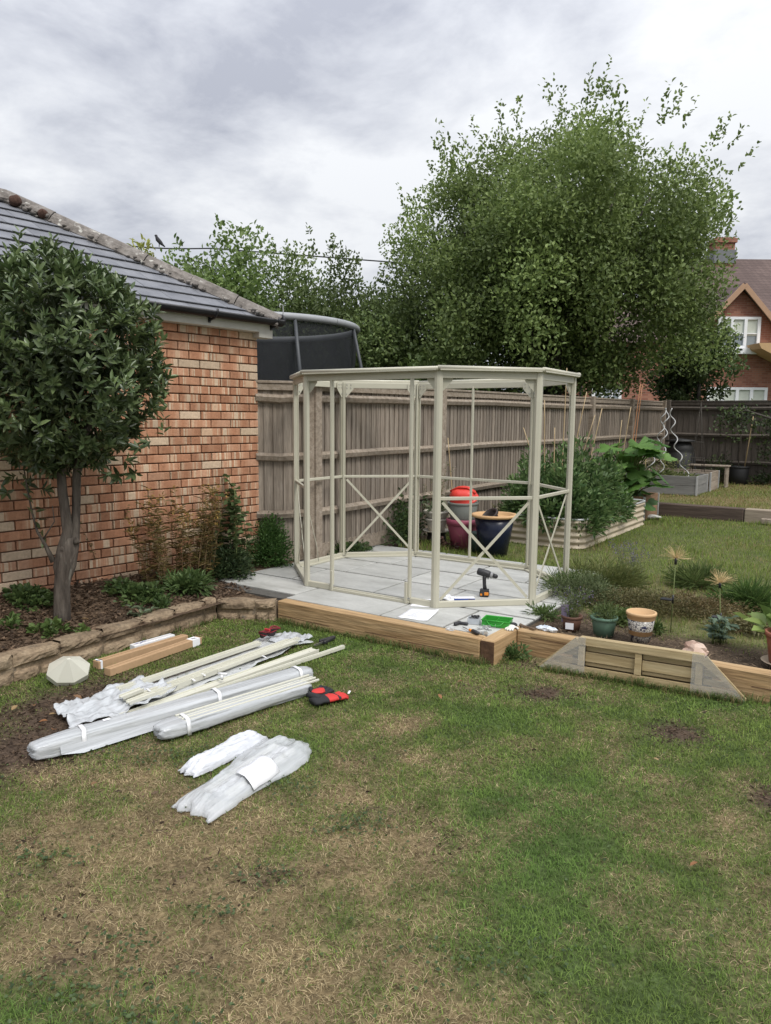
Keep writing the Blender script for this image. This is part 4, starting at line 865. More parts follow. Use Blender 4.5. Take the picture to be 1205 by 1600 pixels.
# ------------------------------------------------------------------ unpacked greenhouse parts on the lawn
def bundle(name, label, p, q, w, h, seed, straps, lump=1.0, z0=.008, taper=.2, nL=110, nC=36, mt='poly'):
    p = Vector(p); q = Vector(q); d = q-p; ln = d.length; t = thing(name, label, 'wrapped bundle', (p.x, p.y, z0), math.atan2(d.y, d.x), 'polythene wrapped parts on the lawn'); rd = np.random.default_rng(seed)
    ph = rd.uniform(0, 6.3, (6,)); vs = []; fs = []; II, JJ = np.meshgrid(np.arange(nL+1), np.arange(nC), indexing='ij'); wr = fbm(II*.22+seed, JJ*.55+seed*3, seed, 4)
    for i in range(nL+1):
        u_ = i/nL; env = 1-taper*max(0, 1-u_/.08)**2-taper*max(0, 1-(1-u_)/.05)**2
        wig = .06*math.sin(u_*7+ph[0])+.04*math.sin(u_*17+ph[1])
        for j in range(nC):
            a = 2*PI*j/nC; ca, sa = math.cos(a), math.sin(a); e_ = .55
            x_ = math.copysign(abs(ca)**e_, ca)*w/2; z_ = math.copysign(abs(sa)**e_, sa)*h/2
            rid = .085*math.sin(5*a+ph[2]+2.5*u_)+.06*math.sin(9*a+ph[3]-u_*6)+.05*math.sin(3*a+ph[4]+9*u_)+.035*math.sin(13*a+31*u_+ph[5])
            k = env*(1+lump*(rid*(.6+.4*math.sin(u_*11+ph[1]))+wig*.5))+rd.uniform(-.02, .02)*lump+.055*lump*(abs(wr[i, j]-.5)*2-.3)
            z_ = h/2+z_*k; z_ = max(z_, .001)
            vs.append((ln*u_+rd.uniform(-.004, .004), x_*k, z_))
    for i in range(nL):
        for j in range(nC): fs.append((i*nC+j, i*nC+(j+1) % nC, (i+1)*nC+(j+1) % nC, (i+1)*nC+j))
    for e_, rev in ((0, True), (nL, False)):                         # puckered ends
        b = len(vs); c = [sum(vs[e_*nC+j][k] for j in range(nC))/nC for k in range(3)]
        for j in range(nC):
            v = vs[e_*nC+j]; k = .45+.2*math.sin(j*2.1+seed); vs.append((c[0]+(-.012 if e_ == 0 else .012)+rd.uniform(-.006, .006), c[1]+(v[1]-c[1])*k, c[2]+(v[2]-c[2])*k))
        vs.append((c[0]+(.01 if e_ == 0 else -.01), c[1], c[2]))
        for j in range(nC):
            f = (e_*nC+j, e_*nC+(j+1) % nC, b+(j+1) % nC, b+j); g_ = (b+j, b+(j+1) % nC, b+nC); fs += [f[::-1], g_[::-1]] if rev else [f, g_]
    m = MB(); m.add(vs, fs, None, True); m.build('wrapping', M_[mt], t)
    for k in range(5):
        b_ = MB(); yy = (k-2)*w*.17; zz_ = h*(.58 if k % 2 else .42); b_.box((ln*.5, yy, zz_), (ln*.9, w*.11, h*.34), None, .002); b_.build('packed_profile', M_['frame_w'], t)
    for sx in straps:
        m = MB(); pts = []
        for j in range(17):
            a = PI*j/16-.0; ca, sa = math.cos(a), math.sin(a); pts.append((math.copysign(abs(ca)**.55, ca)*w*.53, h/2+math.copysign(abs(sa)**.55, sa)*h*.565))
        pts = [(w*.52, .004)]+pts+[(-w*.52, .004)]
        vs = [(sx*ln-.011+.012*math.sin(k*.3), y, z_) for k, (y, z_) in enumerate(pts)]+[(sx*ln+.011+.012*math.sin(k*.3), y, z_) for k, (y, z_) in enumerate(pts)]; n = len(pts)
        m.add(vs, [(k, k+n, k+n+1, k+1) for k in range(n-1)], None, True); o = m.build('strap', M_['white'], t); o.modifiers.new('thick', 'SOLIDIFY').thickness = .002
    return t
b1 = bundle('parts_bundle', 'longest roll of parts wrapped in milky polythene with white straps', P(52, 1190), P(482, 1063), .125, .085, 1, (.14, .60, .945), .6)
m = MB(); m.add([(.24, .062, .03), (.40, .060, .045), (.385, .100, .012), (.30, .115, .004)], [(0, 1, 2, 3)]); o = m.build('label_flap', M_['paper'], b1); o.modifiers.new('thick', 'SOLIDIFY').thickness = .001
m = MB(); m.box((.36, .02, .089), (.035, .022, .001)); m.build('sticker', M_['paper'], b1)
m = MB(); m.add([(.10, -.066, .06), (.62, -.064, .04), (.62, -.080, .006), (.20, -.092, .004), (.10, -.078, .02)], [(0, 4, 3, 2, 1)]); o = m.build('loose_flap', M_['poly'], b1); o.modifiers.new('thick', 'SOLIDIFY').thickness = .001
b2 = bundle('parts_bundle', 'shorter wrapped bundle of cream profiles beside the longest roll', P(248, 1158), P(478, 1083), .135, .075, 5, (.15,), .6)
for k in range(4):
    m = MB(); m.beam((.12, -.045+.03*k, .070+.004*(k % 2)), (1.0, -.045+.03*k, .070+.004*(k % 2)), .012, .012, .002); m.build('profile_edge', M_['frame_w'], b2)
p3_, q3_ = P(312, 1266), P(458, 1168); d3_ = q3_-p3_; L3 = d3_.length
b3 = thing('parts_bundle', 'flat polythene bag of parts with a white paper label inside', 'wrapped bundle', (p3_.x, p3_.y, .006), math.atan2(d3_.y, d3_.x), 'polythene wrapped parts on the lawn')
def pillow(x0, x1, w, h, seed, nx=46, ny=26, amp=.02):
    r = np.random.default_rng(seed); X, Y = np.meshgrid(np.linspace(0, 1, nx), np.linspace(0, 1, ny), indexing='ij')
    hn = np.abs(fbm(X*3+seed, Y*11, seed, 4)-.5)*2+.6*np.abs(fbm(X*9+seed+3, Y*5, seed+4, 3)-.5)*2
    edge = np.clip(np.minimum(Y, 1-Y)/.28, 0, 1)**.6*np.clip(np.minimum(X/.12, (1-X)/.10), 0, 1)**.6
    sc = .82+.20*fbm(X*4, Y*0+2, seed+8)+.10*np.sin(X*7+seed); sc = sc*np.clip(.72+1.6*np.minimum(X, 1-X), 0, 1)
    zt = .004+h*edge*(.75+.25*fbm(X*5, Y*6, seed+2))+amp*(hn-.3)*(.35+.65*edge); zt = np.maximum(zt, .004)
    jx = r.uniform(-.006, .006, X.shape)+.03*(fbm(X*0+1, Y*6, seed+6)-.5)*np.where((X < .04) | (X > .96), 2.2, .3)
    vs = np.stack((x0+(x1-x0)*X+jx, (Y-.5)*w*sc+r.uniform(-.002, .002, X.shape), zt), -1).reshape(-1, 3)
    fs = [(i*ny+j, (i+1)*ny+j, (i+1)*ny+j+1, i*ny+j+1) for i in range(nx-1) for j in range(ny-1)]
    b = len(vs); vb_ = vs.copy(); vb_[:, 2] = .0005; ring = [i*ny for i in range(nx)]+[(nx-1)*ny+j for j in range(1, ny)]+[i*ny+ny-1 for i in range(nx-2, -1, -1)]+[j for j in range(ny-2, 0, -1)]
    fs += [(ring[k], b+ring[k], b+ring[(k+1) % len(ring)], ring[(k+1) % len(ring)]) for k in range(len(ring))]
    m = MB(); m.add([tuple(v) for v in np.concatenate((vs, vb_))], fs, None, True); return m
pillow(-.05, L3+.04, .30, .050, 9, amp=.028).build('wrapping', M_['poly_c'], b3)
for k in range(3):
    m = MB(); m.box((L3*.52, -.055+.05*k, .020), (L3*.74, .03, .024), None, .003); m.build('packed_profile', M_['frame_w'] if k != 1 else M_['white'], b3)
m = MB(); vs = []; fs = []
for i in range(7):
    for j in range(5): vs.append((.20+.19*i/6+.02*(j/4), -.125+.115*j/4, .020+.046*math.sin(min(1, j/2.4)*PI/2)+.003*math.sin(i*1.5)))
for i in range(6):
    for j in range(4): k = i*5+j; fs.append((k, k+5, k+6, k+1))
m.add(vs, fs, None, True); o = m.build('paper_label', M_['paper'], b3); o.modifiers.new('thick', 'SOLIDIFY').thickness = .001
p4_, q4_ = P(292, 1212), P(408, 1156); d4_ = q4_-p4_
b4 = thing('parts_bundle', 'small white wrapped pack half hidden behind the flat polythene bag', 'wrapped bundle', (p4_.x, p4_.y, .006), math.atan2(d4_.y, d4_.x), 'polythene wrapped parts on the lawn')
pillow(0, d4_.length, .14, .055, 21, 40, 20, .024).build('wrapping', M_['poly_w'], b4)
# opened polythene with loose profiles
sa, sb = P(190, 1098), P(455, 1000); dv = (sb-sa); sl_ = dv.length; ang = math.atan2(dv.y, dv.x)
op = thing('polythene_sheet', 'opened polythene sheet spread on the lawn under loose cream profiles', 'polythene', (sa.x, sa.y, .0), ang)
def crumple(x0, x1, y0, y1, nx, ny, seed, amp, base=.006, shape=None):
    rd = np.random.default_rng(seed); X, Y = np.meshgrid(np.linspace(0, 1, nx), np.linspace(0, 1, ny), indexing='ij'); h = fbm(X*7+seed, Y*5, seed, 4)+.6*np.abs(fbm(X*4+3, Y*9+seed, seed+5, 3)-.5)*2
    h = (h-h.min())/(h.max()-h.min()); vs = []; fs = []
    for i in range(nx):
        for j in range(ny):
            u_, w_ = X[i, j], Y[i, j]; x = x0+(x1-x0)*u_; y = y0+(y1-y0)*w_
            if shape: x, y = shape(x, y, u_, w_)
            vs.append((x+rd.uniform(-.004, .004), y+rd.uniform(-.004, .004), base+amp*h[i, j]))
    for i in range(nx-1):
        for j in range(ny-1): k = i*ny+j; fs.append((k, k+ny, k+ny+1, k+1))
    m = MB(); m.add(vs, fs, None, True); return m
m = crumple(.02, sl_*1.02, -.22, .16, 60, 18, 3, .018, .010, lambda x, y, u_, w_: (x, y*(1-.18*u_)+.02*math.sin(u_*9)+(.02*math.sin(u_*23) if w_ > .9 or w_ < .1 else 0)))
o = m.build('lower_sheet', M_['film'], op); o.modifiers.new('thick', 'SOLIDIFY').thickness = .0008
m = crumple(-.36, .26, -.21, .15, 44, 30, 8, .075, .010, lambda x, y, u_, w_: (x+.09*(w_-.5)*(1-u_)-.05*abs(w_-.5), y*(.75+.3*math.sin(u_*2.4))))
o = m.build('bag_end', M_['poly'], op); o.modifiers.new('thick', 'SOLIDIFY').thickness = .001
m = crumple(sl_*.88, sl_*1.06, -.13, .08, 18, 16, 11, .035, .012); o = m.build('bag_mouth', M_['poly'], op); o.modifiers.new('thick', 'SOLIDIFY').thickness = .001
def profile(label, p, q, w=.03, h=.022, z=.012, kind=0):
    p = Vector(p); q = Vector(q); d = q-p; t = thing('metal_profile', label, 'profile', (p.x, p.y, z), math.atan2(d.y, d.x), 'loose cream greenhouse profiles on the lawn'); ln = d.length
    m = MB(); m.box((ln/2, 0, h/2), (ln, w, h*.35), None, .001); m.build('web', M_['frame_w'], t)
    for s_ in (-1, 1): m = MB(); m.box((ln/2, s_*(w/2+.002), h/2), (ln, .004, h), None, .0008); m.build('flange', M_['frame_w'], t)
    if kind: m = MB(); m.box((ln/2, .0, h*.9), (ln, .006, h*.5), None, .0008); m.build('rib', M_['frame_w'], t)
    return t
profile('wide cream profile lying on the opened sheet from bag end to middle', P(185, 1082, .03), P(405, 1008, .03), .038, .025, .034, 1)
profile('cream profile on the opened sheet running to the bag mouth', P(196, 1098, .03), P(452, 1003, .03), .032, .022, .030, 1)
profile('short cream profile with slanted tip sticking out of the bag', P(190, 1100, .03), P(222, 1087, .03), .030, .02, .058)
profile('cream profile stub beside the slanted one in the bag', P(200, 1106, .03), P(243, 1090, .03), .026, .02, .048)
profile('thin grey toned profile in the middle of the opened sheet', P(225, 1095, .03), P(440, 1013, .03), .018, .03, .030)
profile('cream profile lying along the lawn edge of the opened sheet', P(240, 1092, .02), P(466, 1000, .02), .03, .02, .022, 1)
profile('broken off cream profile end with torn film', P(336, 1052, .03), P(462, 1006, .03), .040, .02, .040)
l1 = profile('widest flat cream profile lying on the grass beside the sheet', P(172, 1130, .01), P(493, 1017, .01), .060, .024, .006, 0)
l2 = profile('long thin cream profile reaching furthest towards the patio', P(330, 1082, .01), P(537, 1012, .01), .020, .022, .006, 1)
m = MB(); m.tube([(0, 0, .02), (.0, .0, .05)], .008, 8); m.tube([(-.03, 0, .052), (.03, .01, .058)], .008, 8); o = m.build('door_handle', M_['white']); v = P(347, 1066, .03); o.location = v+Vector((0, 0, -.005)); tag(o, 'small white T shaped handle on the widest profile', 'handle')
for i, (px, py, pz) in enumerate(((232, 1078, 0), (302, 1062, 0), (318, 1054, 0), (413, 1026, 0))):
    m = MB(); m.box((0, 0, .0), (.05, .014, .003), T(rz=R(70), rx=.2)); o = m.build('torn_tape', M_['white'], op); w_ = P(px, py, .055)-Vector((sa.x, sa.y, 0)); o.location = (w_.x*math.cos(-ang)-w_.y*math.sin(-ang), w_.x*math.sin(-ang)+w_.y*math.cos(-ang), .055)
# strap coil on the sheet
v = P(418, 994, .05); sc_ = thing('lashing_strap', 'black and red lashing strap coiled on the opened sheet', 'strap', v, ang)
for k in range(5):
    m = MB(); a = .055+.006*k; pts = [(a*math.cos(2*PI*i/20)*1.15-.0+.006*k, a*.36*math.sin(4*PI*i/20)+.004*math.sin(i+k), .010+.008*k+.006*math.cos(2*PI*i/20*3+k)) for i in range(21)]; m.tube(pts, .0085, 6, flat=.6); m.build('strap_loop', plain('strap_red', (.16, .018, .022), .8) if k in (2, 4) else plain('strap_black', (.018, .014, .016), .8), sc_)
m = MB(); m.box((0, 0, .045), (.014, .05, .02), None, .003); m.build('tie', plain('strap_red2', (.42, .03, .04), .7), sc_)
# clamp on the grass
v = P(508, 1006, .0); kl = thing('folding_tool', 'black folding multi tool lying open on the grass near the sleeper', 'tool', v, ang)
m = MB(); m.box((.04, -.012, .02), (.15, .022, .022), T(rz=.12), .004); m.build('handle', bk, kl); m = MB(); m.box((.04, .022, .02), (.15, .022, .024), T(rz=-.14), .004); m.build('handle', bk, kl)
m = MB(); m.prism([(-.03, 0), (-.09, .004), (-.13, .002), (-.13, 0)], -.004, .004, T(0, .0, .02)); m.box((-.07, .0, .018), (.09, .008, .012)); m.build('jaw', plain('steel', (.5, .5, .5), .3, metal=.9), kl)
# ridge cap and boxes by the stone edging
v = P(108, 1066, 0); rc = thing('roof_cap', 'faceted cream metal roof cap leaning against the stone edging', 'roof cap', v+Vector((.0, .0, .075)), 0, rot=Vector((.50, -.30, .78)).to_track_quat('Z', 'Y').to_euler())
m = MB(); n = 8; ro, ri, hh = .125, .010, .105; vs = []
for k in range(n): a = 2*PI*k/n+.2; vs.append((ro*math.cos(a), ro*.82*math.sin(a), .02))
for k in range(n): a = 2*PI*k/n+.2; vs.append((ri*math.cos(a), ri*.5*math.sin(a), .02+hh))
for k in range(n): a = 2*PI*k/n+.2; vs.append((ro*math.cos(a), ro*.82*math.sin(a), -.02))
fs = [(k, (k+1) % n, n+(k+1) % n, n+k) for k in range(n)]+[(2*n+k, 2*n+(k+1) % n, (k+1) % n, k) for k in range(n)]+[tuple(n+k for k in range(n))]
for nm, ff in (('facets', fs[:n]+fs[2*n:]), ('skirt', fs[n:2*n])):
    m = MB(); m.add(vs, ff, T(0, 0, -.01)); o = m.build(nm, M_['frame_w'], rc); o.modifiers.new('thick', 'SOLIDIFY').thickness = .003
def carton(label, p, q, w, h, mt, z=.004, lab_end=None):
    p = Vector(p); q = Vector(q); d = q-p; t = thing('carton', label, 'carton', (p.x, p.y, z), math.atan2(d.y, d.x)); ln = d.length
    m = MB(); m.box((ln/2, 0, h/2), (ln, w, h), None, .002); b = m.build('box', M_[mt], t)
    m = MB(); m.box((ln/2, .0, h+.0008), (ln-.006, .0015, .0012)); m.build('lid_seam', plain('card_edge', (.25, .15, .07), .9), b)
    if lab_end:
        for (x_, s_) in lab_end: m = MB(); m.box((x_*ln, 0, h*.5), (s_, w+.003, h+.003)); o = m.build('label', M_['paper'], b)
        for (x_, s_) in lab_end:
            for k in range(3): m = MB(); m.box((x_*ln-.012+.012*k, -.004*k, h+.0022), (.007, .022, .001)); m.build('barcode', plain('print_grey', (.12, .12, .14), .8), b)
    return t
carton('brown cardboard carton nearest the polythene with white end label', P(168, 1057), P(311, 1006), .058, .048, 'card', lab_end=((.93, .07),))
carton('longer brown cardboard carton against the white box', P(150, 1046), P(290, 1003), .06, .050, 'card', lab_end=((.03, .015),))
wb = carton('white printed carton squeezed between cardboard and stone edging', P(207, 1020), P(270, 1002), .055, .05, 'white')
m = MB()
for k in range(6): m.box((.03+.016*k, random.uniform(-.012, .012), .0508), (.014, .008, .001)); m.box((.03+.016*k, -.0283, .015+.006*(k % 3)), (.012, .001, .006))
m.build('blue_print', plain('print_blue', (.05, .10, .32), .7), wb)
# ------------------------------------------------------------------ trapezoid timber planter panel
pa, pb = Vector((-1.80, 4.47, 0)), Vector((-.585, 4.585, 0)); d = pb-pa
tp = thing('planter_panel', 'trapezoid softwood planter panel with slats standing before the oak sleeper', 'planter', (pa.x, pa.y, .0), math.atan2(d.y, d.x), rot=(R(-6), 0, math.atan2(d.y, d.x))); LN = d.length; PH = .235; xl_, xr_ = .25, LN-.24
def pb_(m, nm): return m.build(nm, M_['pine'], tp)
m = MB(); m.prism([(.0, .012), (LN, .012), (LN-.045, .052), (.045, .052)], -.018, .002); pb_(m, 'bottom_rail')
m = MB(); m.prism([(xl_-.02, PH-.045), (xr_+.02, PH-.045), (xr_, PH), (xl_, PH)], -.020, .004); pb_(m, 'top_rail')
m = MB(); m.box(((xl_+xr_)/2, .035, PH-.008), (xr_-xl_, .045, .018), None, .003); pb_(m, 'top_board')
for sx, s_ in ((0, 1), (LN, -1)):
    xt = xl_ if s_ > 0 else xr_
    m = MB(); m.prism([(sx+.0*s_, .020), (sx+.055*s_, .054), (xt+.012*s_, PH-.046), (xt-.02*s_, PH-.004)], -.022, .006); pb_(m, 'raking_side')
for x_ in (xl_+.02, (xl_+xr_)/2, xr_-.02):
    m = MB(); m.box((x_, -.006, (.054+PH-.046)/2), (.040, .018, PH-.102), None, .002); pb_(m, 'stile')
for a, b in ((xl_+.042, (xl_+xr_)/2-.022), ((xl_+xr_)/2+.022, xr_-.042)):
    for z_, h_, y_ in ((PH-.070, .032, .028), (.115, .062, .010), (.068, .022, .024)):
        m = MB(); m.box(((a+b)/2, y_, z_), (b-a, .014, h_), None, .002); pb_(m, 'slat')
for a, b in ((.09, xl_-.005), (xr_+.005, LN-.09)):
    m = MB(); m.box(((a+b)/2, .022, .075), (b-a, .012, .035), None, .002); pb_(m, 'slat'); m = MB(); m.box(((a+b)/2+(.03 if a < .5 else -.03), .022, .13), ((b-a)*.55, .012, .04), None, .002); pb_(m, 'slat')
m = MB(); m.box(((xl_+xr_)/2, .060, .10), (xr_-xl_+.1, .012, .15)); m.build('back_panel', plain('shadow_ply', (.16, .12, .07), .9), tp)  # dark sheet behind the slats, the shade there put into its colour
for pts in ([(0.01, .008), (xl_+.05, .008), (xl_+.045, PH+.006), (xl_-.015, PH+.004)], [(LN-.005, .008), (xr_-.06, .008), (xr_-.06, PH+.006), (xr_+.02, PH+.004)]):
    m = MB(); m.prism(pts, -.0255, -.0245); m.build('stretch_film', M_['wrap'], tp)
# ------------------------------------------------------------------ plant builders
def colmix(n, a, b, r=None, jit=.2):
    r = r or rng; k = r.uniform(0, 1, n); c = lerp(a, b, k); return c*(1-jit+2*jit*r.uniform(0, 1, n))[:, None]
def part_leaves(parent, pos, d, nr, Ln, Wd, col, m='leaf', name='leaves', fold=.25, droop=.15):
    return new_obj(name, leaf_mesh(name, pos, d, nr, Ln, Wd, col, fold, droop), parent, M_[m])
def stalks(name, label, base, n, h, spread, per, Ln, Wd, ca, cb, lean=.2, stem='stem', sr=.004, cat='plant', group=None, bare=.15, leafup=.5, seed=0, droop=.2, flower=None, asp=(1, 1)):
    r = np.random.default_rng(seed+101); base = Vector(base); t = thing(name, label, cat, base, 0, group); m = MB(); pos = []; dr_ = []; hs = []; tips = []
    for i in range(n):
        a = float(r.uniform(0, 2*PI)); q = float(r.uniform(0, 1)**.6*spread); b = Vector((math.cos(a)*q*asp[0], math.sin(a)*q*asp[1], -.01)); hh = float(h*r.uniform(.65, 1.05))
        ln_ = Vector((math.cos(a)*asp[0], math.sin(a), 0))*float(lean*hh*r.uniform(.3, 1.2))+Vector((r.normal()*.05*hh, r.normal()*.05*hh, 0))
        pts = [b+ln_*(k/5)**1.6+Vector((0, 0, hh*k/5)) for k in range(6)]; m.tube(pts, [sr*(1-.14*k) for k in range(6)], 5); tips.append(pts[-1])
        for k in range(per):
            u_ = float(bare+(1-bare)*r.uniform(0, 1)); f = u_*5; j = min(4, int(f)); pos.append(pts[j].lerp(pts[j+1], f-j)); an = r.uniform(0, 2*PI)
            dr_.append((math.cos(an), math.sin(an), leafup*r.uniform(.2, 1.4))); hs.append(u_)
    m.build('stems', M_[stem], t); k = len(pos)
    if k:
        nr = rand_dirs(k, r)*.4+[0, 0, 1]; part_leaves(t, np.array([tuple(p) for p in pos]), np.array(dr_), nr, Ln*r.uniform(.6, 1.15, k), Wd*r.uniform(.7, 1.1, k), colmix(k, ca, cb, r), droop=droop)
    if flower:
        pp = []; 
        for tp_ in tips:
            for k in range(flower[2]): pp.append(tuple(tp_+Vector((r.normal()*.012, r.normal()*.012, r.uniform(-.06, .01)))))
        k = len(pp); part_leaves(t, np.array(pp), rand_dirs(k, r), rand_dirs(k, r), flower[1], flower[1]*.6, colmix(k, *flower[0], r), name='flowers')['kind'] = 'stuff'
    return t
def bush(name, label, base, rad, n, Ln, Wd, ca, cb, cat='shrub', group=None, seed=0, clumps=14, stem='stem_b', z0=0.0, inner=.35, m='leaf', sticks=10):
    r = np.random.default_rng(seed+7); t = thing(name, label, cat, base, 0, group); rx, ry, rz = rad
    cd_ = rand_dirs(clumps, r)*r.uniform(.35, .85, clumps)[:, None]; cd_[:, 2] = np.abs(cd_[:, 2]) if z0 == 0 else cd_[:, 2]
    i = r.integers(0, clumps, n); d = rand_dirs(n, r); q = cd_[i]+d*(r.uniform(0, 1, n)**.45*.42)[:, None]
    p = q*np.array([rx, ry, rz])+np.array([0, 0, z0]); ok = p[:, 2] > .005; p = p[ok]; d = d[ok]; i = i[ok]; n = len(p)
    dd = d*.8+unit(p-np.array([0, 0, z0]))*.5+np.array([0, 0, .25])+r.normal(size=(n, 3))*.3
    cl = r.uniform(.75, 1.2, clumps)[i][:, None]
    mm = MB()
    for k in range(sticks):
        c = cd_[k % clumps]*np.array([rx, ry, rz])+np.array([0, 0, z0]); mm.tube([(c[0]*.1, c[1]*.1, -.02), (c[0]*.5, c[1]*.5, c[2]*.55), tuple(c)], [.006, .005, .002], 5)
    mm.build('stems', M_[stem], t)
    part_leaves(t, p, dd, rand_dirs(n, r)*.7+[0, 0, 1], Ln*r.uniform(.6, 1.2, n), Wd*r.uniform(.7, 1.15, n), colmix(n, ca, cb, r)*cl, m=m)
    return t
def pot(name, label, v, r0, r1, h, m, rim=.012, rh=.03, rz=0, group=None, soil=True, cat='pot'):
    t = thing(name, label, cat, v, rz, group); b = MB(); b.lathe([(r0, 0), (r0+(r1-r0)*.5, h*.5), (r1, h-rh), (r1-.008, h-rh*.5), (r0*.9, .02)], 28); b.build('body', m, t)
    b = MB(); b.lathe([(r1-.002, h-rh), (r1+rim, h-rh+.004), (r1+rim, h-.003), (r1+rim*.6, h), (r1-.004, h), (r1-.012, h-rh)], 28); b.build('rim', m, t)
    if soil: b = MB(); b.lathe([(r1-.013, h-rh*.9), (.0, h-rh*.8)], 20); b.build('compost', M_['soil'], t)
    return t
# ------------------------------------------------------------------ bay tree
v = P(98, 972, .17); bay = thing('bay_tree', 'bay tree with forked grey trunk and clipped round crown in front of the garage', 'tree', (v.x, v.y, .12))
V = lambda px, py, dz=0.0: D(px, py, BD+dz)-Vector((v.x, v.y, .12))
BD = v.dot(_g(0, 1)) if False else (v.x*_g(0, 1).x+v.y*_g(0, 1).y)
m = MB(); m.tube([V(97, 985), V(97, 950), V(97, 915), V(100, 888), V(106, 862), V(108, 840)], [.064, .056, .053, .057, .054, .03], 16); m.tube([V(97, 915), V(93, 885), V(99, 858), V(106, 830), V(98, 770), V(95, 735), V(90, 700), V(80, 660)], [.034, .042, .042, .036, .031, .030, .026, .018], 12)
m.tube([V(100, 915, .01), V(110, 882, .02), V(116, 850, .03), V(119, 800, .05), V(120, 740, .05), V(128, 690, .06), V(150, 640, .05)], [.034, .04, .034, .028, .028, .025, .016], 12)
m.tube([V(84, 878), V(70, 850), V(58, 830), V(50, 800), V(42, 760), V(38, 735)], [.022, .012, .009, .007, .006, .004], 7)
m.tube([V(96, 735), V(85, 690), V(60, 640)], [.03, .02, .01], 8); m.tube([V(100, 735), V(112, 700), V(105, 650)], [.03, .022, .012], 8); m.tube([V(66, 845), V(85, 815), V(82, 790)], [.006, .004, .003], 6)
m.blob(tuple(V(97, 858, -.038)), (.018, .014, .018), 2, .2); m.blob(tuple(V(120, 845, -.0)), (.02, .02, .025), 3, .3)
m.build('trunk', M_['bark'], bay)
def bay_crown():
    r = np.random.default_rng(3); sc = BD/F_PX; c = np.array(V(92, 572)); n = 1150
    right = np.array(_g(1, 0)); fwd = np.array(_g(0, 1)); up = np.array([0, 0, 1.0])
    d = rand_dirs(n, r); lon = d; k = r.uniform(.55, 1.0, n)**.35
    a = lon[:, 0]*150*sc*k; b = lon[:, 1]*150*sc*k; zz_ = lon[:, 2]*k
    prof = np.where(zz_ > 0, 172*sc, 168*sc); hh = zz_*prof; sq = np.where(zz_ > 0, 1-.22*zz_**2, 1-.25*np.abs(zz_)**2); wob = 1+.10*np.sin(5*np.arctan2(lon[:, 1], lon[:, 0])+3*zz_)+.07*np.sin(9*zz_+4*lon[:, 0])+r.uniform(-.05, .09, n)
    ctr = c+right*(a*sq*wob)[:, None]+fwd*(b*sq*wob)[:, None]+up*hh[:, None]
    axis = unit(unit(ctr-c)*.7+up*.75+r.normal(size=(n, 3))*.35)
    extra = []
    for (px, py, nn, dz) in ((30, 365, 9, .0), (82, 375, 8, .0), (120, 400, 6, -.1), (172, 425, 6, 0), (150, 420, 4, -.1), (50, 405, 5, -.2), (240, 500, 6, -.05), (228, 520, 4, 0), (95, 402, 4, -.2), (10, 395, 5, -.1), (205, 455, 4, 0), (60, 385, 6, -.15), (140, 410, 5, -.2), (-5, 400, 5, 0), (188, 440, 5, -.1), (250, 560, 4, 0), (258, 620, 4, -.1), (110, 395, 5, .05)):   # upright new shoots
        p0 = np.array(V(px-4, py+70, dz)); p1 = np.array(V(px, py, dz))
        for j in range(nn): extra.append((p0+(p1-p0)*(j+1)/nn, .75))
    low = []
    for (px, py) in ((20, 745), (40, 755), (10, 770), (60, 735), (30, 720), (70, 765), (200, 720), (185, 745), (215, 700), (230, 690), (170, 740), (150, 725), (210, 740)):
        low.append(np.array(V(px, py, r.uniform(-.1, .1))))
    pos = []; dr_ = []; nr = []; Ls = []; col = []
    def rosette(p, ax, m_, scl, bright):
        u_ = np.cross(ax, [.3, .5, .8]); u_ /= np.linalg.norm(u_); w_ = np.cross(ax, u_); ph = r.uniform(0, 6.3)
        for j in range(m_):
            an = ph+j*2.4; t_ = j/m_; sp_ = .95-.45*t_; dv_ = ax*(.35+.75*t_)+(u_*math.cos(an)+w_*math.sin(an))*sp_
            pos.append(p+ax*(.055*t_-.03)); dr_.append(dv_); nr.append(ax+r.normal(size=3)*.25-dv_*.2); Ls.append(scl*r.uniform(.7, 1.1)); g_ = r.uniform(0, 1)
            base = np.array([.042, .070, .024])*(1-g_)+np.array([.145, .19, .078])*g_; col.append(base*bright*r.uniform(.8, 1.2))
    for i in range(n): rosette(ctr[i], axis[i], int(r.integers(7, 12)), .078, .85+.5*max(0, axis[i][2])*(r.uniform() < .5)+.25*k[i]-.2)  # upward-facing rosettes coloured brighter, light from above put into the leaves
    for p in low: rosette(p, unit(np.array([[r.normal()*.6, r.normal()*.6, -.1]]))[0], 9, .082, .85)
    for p, s_ in extra: rosette(p, unit(np.array([[r.normal()*.15, r.normal()*.15, 1]]))[0], 4, .085*s_+.01, 1.3)
    for f_ in np.linspace(.1, 1, 9):                                    # leaves on the low side shoot
        p = np.array(V(70-32*f_, 850-115*f_)); rosette(p, unit(np.array([[r.normal()*.5, r.normal()*.5, .6]]))[0], 2, .085, .8)
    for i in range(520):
        d_ = rand_dirs(1, r)[0]; k_ = r.uniform(.15, .72); p = c+right*d_[0]*150*sc*k_+fwd*d_[1]*145*sc*k_+up*d_[2]*175*sc*k_; rosette(p, unit(np.array([d_+r.normal(0, .4, 3)]))[0], 8, .085, .62)  # inner rosettes coloured darker, the crown's inner shade painted in
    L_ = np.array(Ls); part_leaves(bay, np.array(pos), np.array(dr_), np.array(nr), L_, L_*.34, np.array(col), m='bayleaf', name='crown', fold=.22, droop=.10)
    mm = MB()
    for (px, py, dz) in ((30, 365, 0), (82, 375, 0), (120, 400, -.1), (172, 425, 0)): mm.tube([V(px-4, py+90, dz), V(px, py, dz)], [.004, .002], 5)
    mm.build('shoots', M_['stem'], bay)
bay_crown()
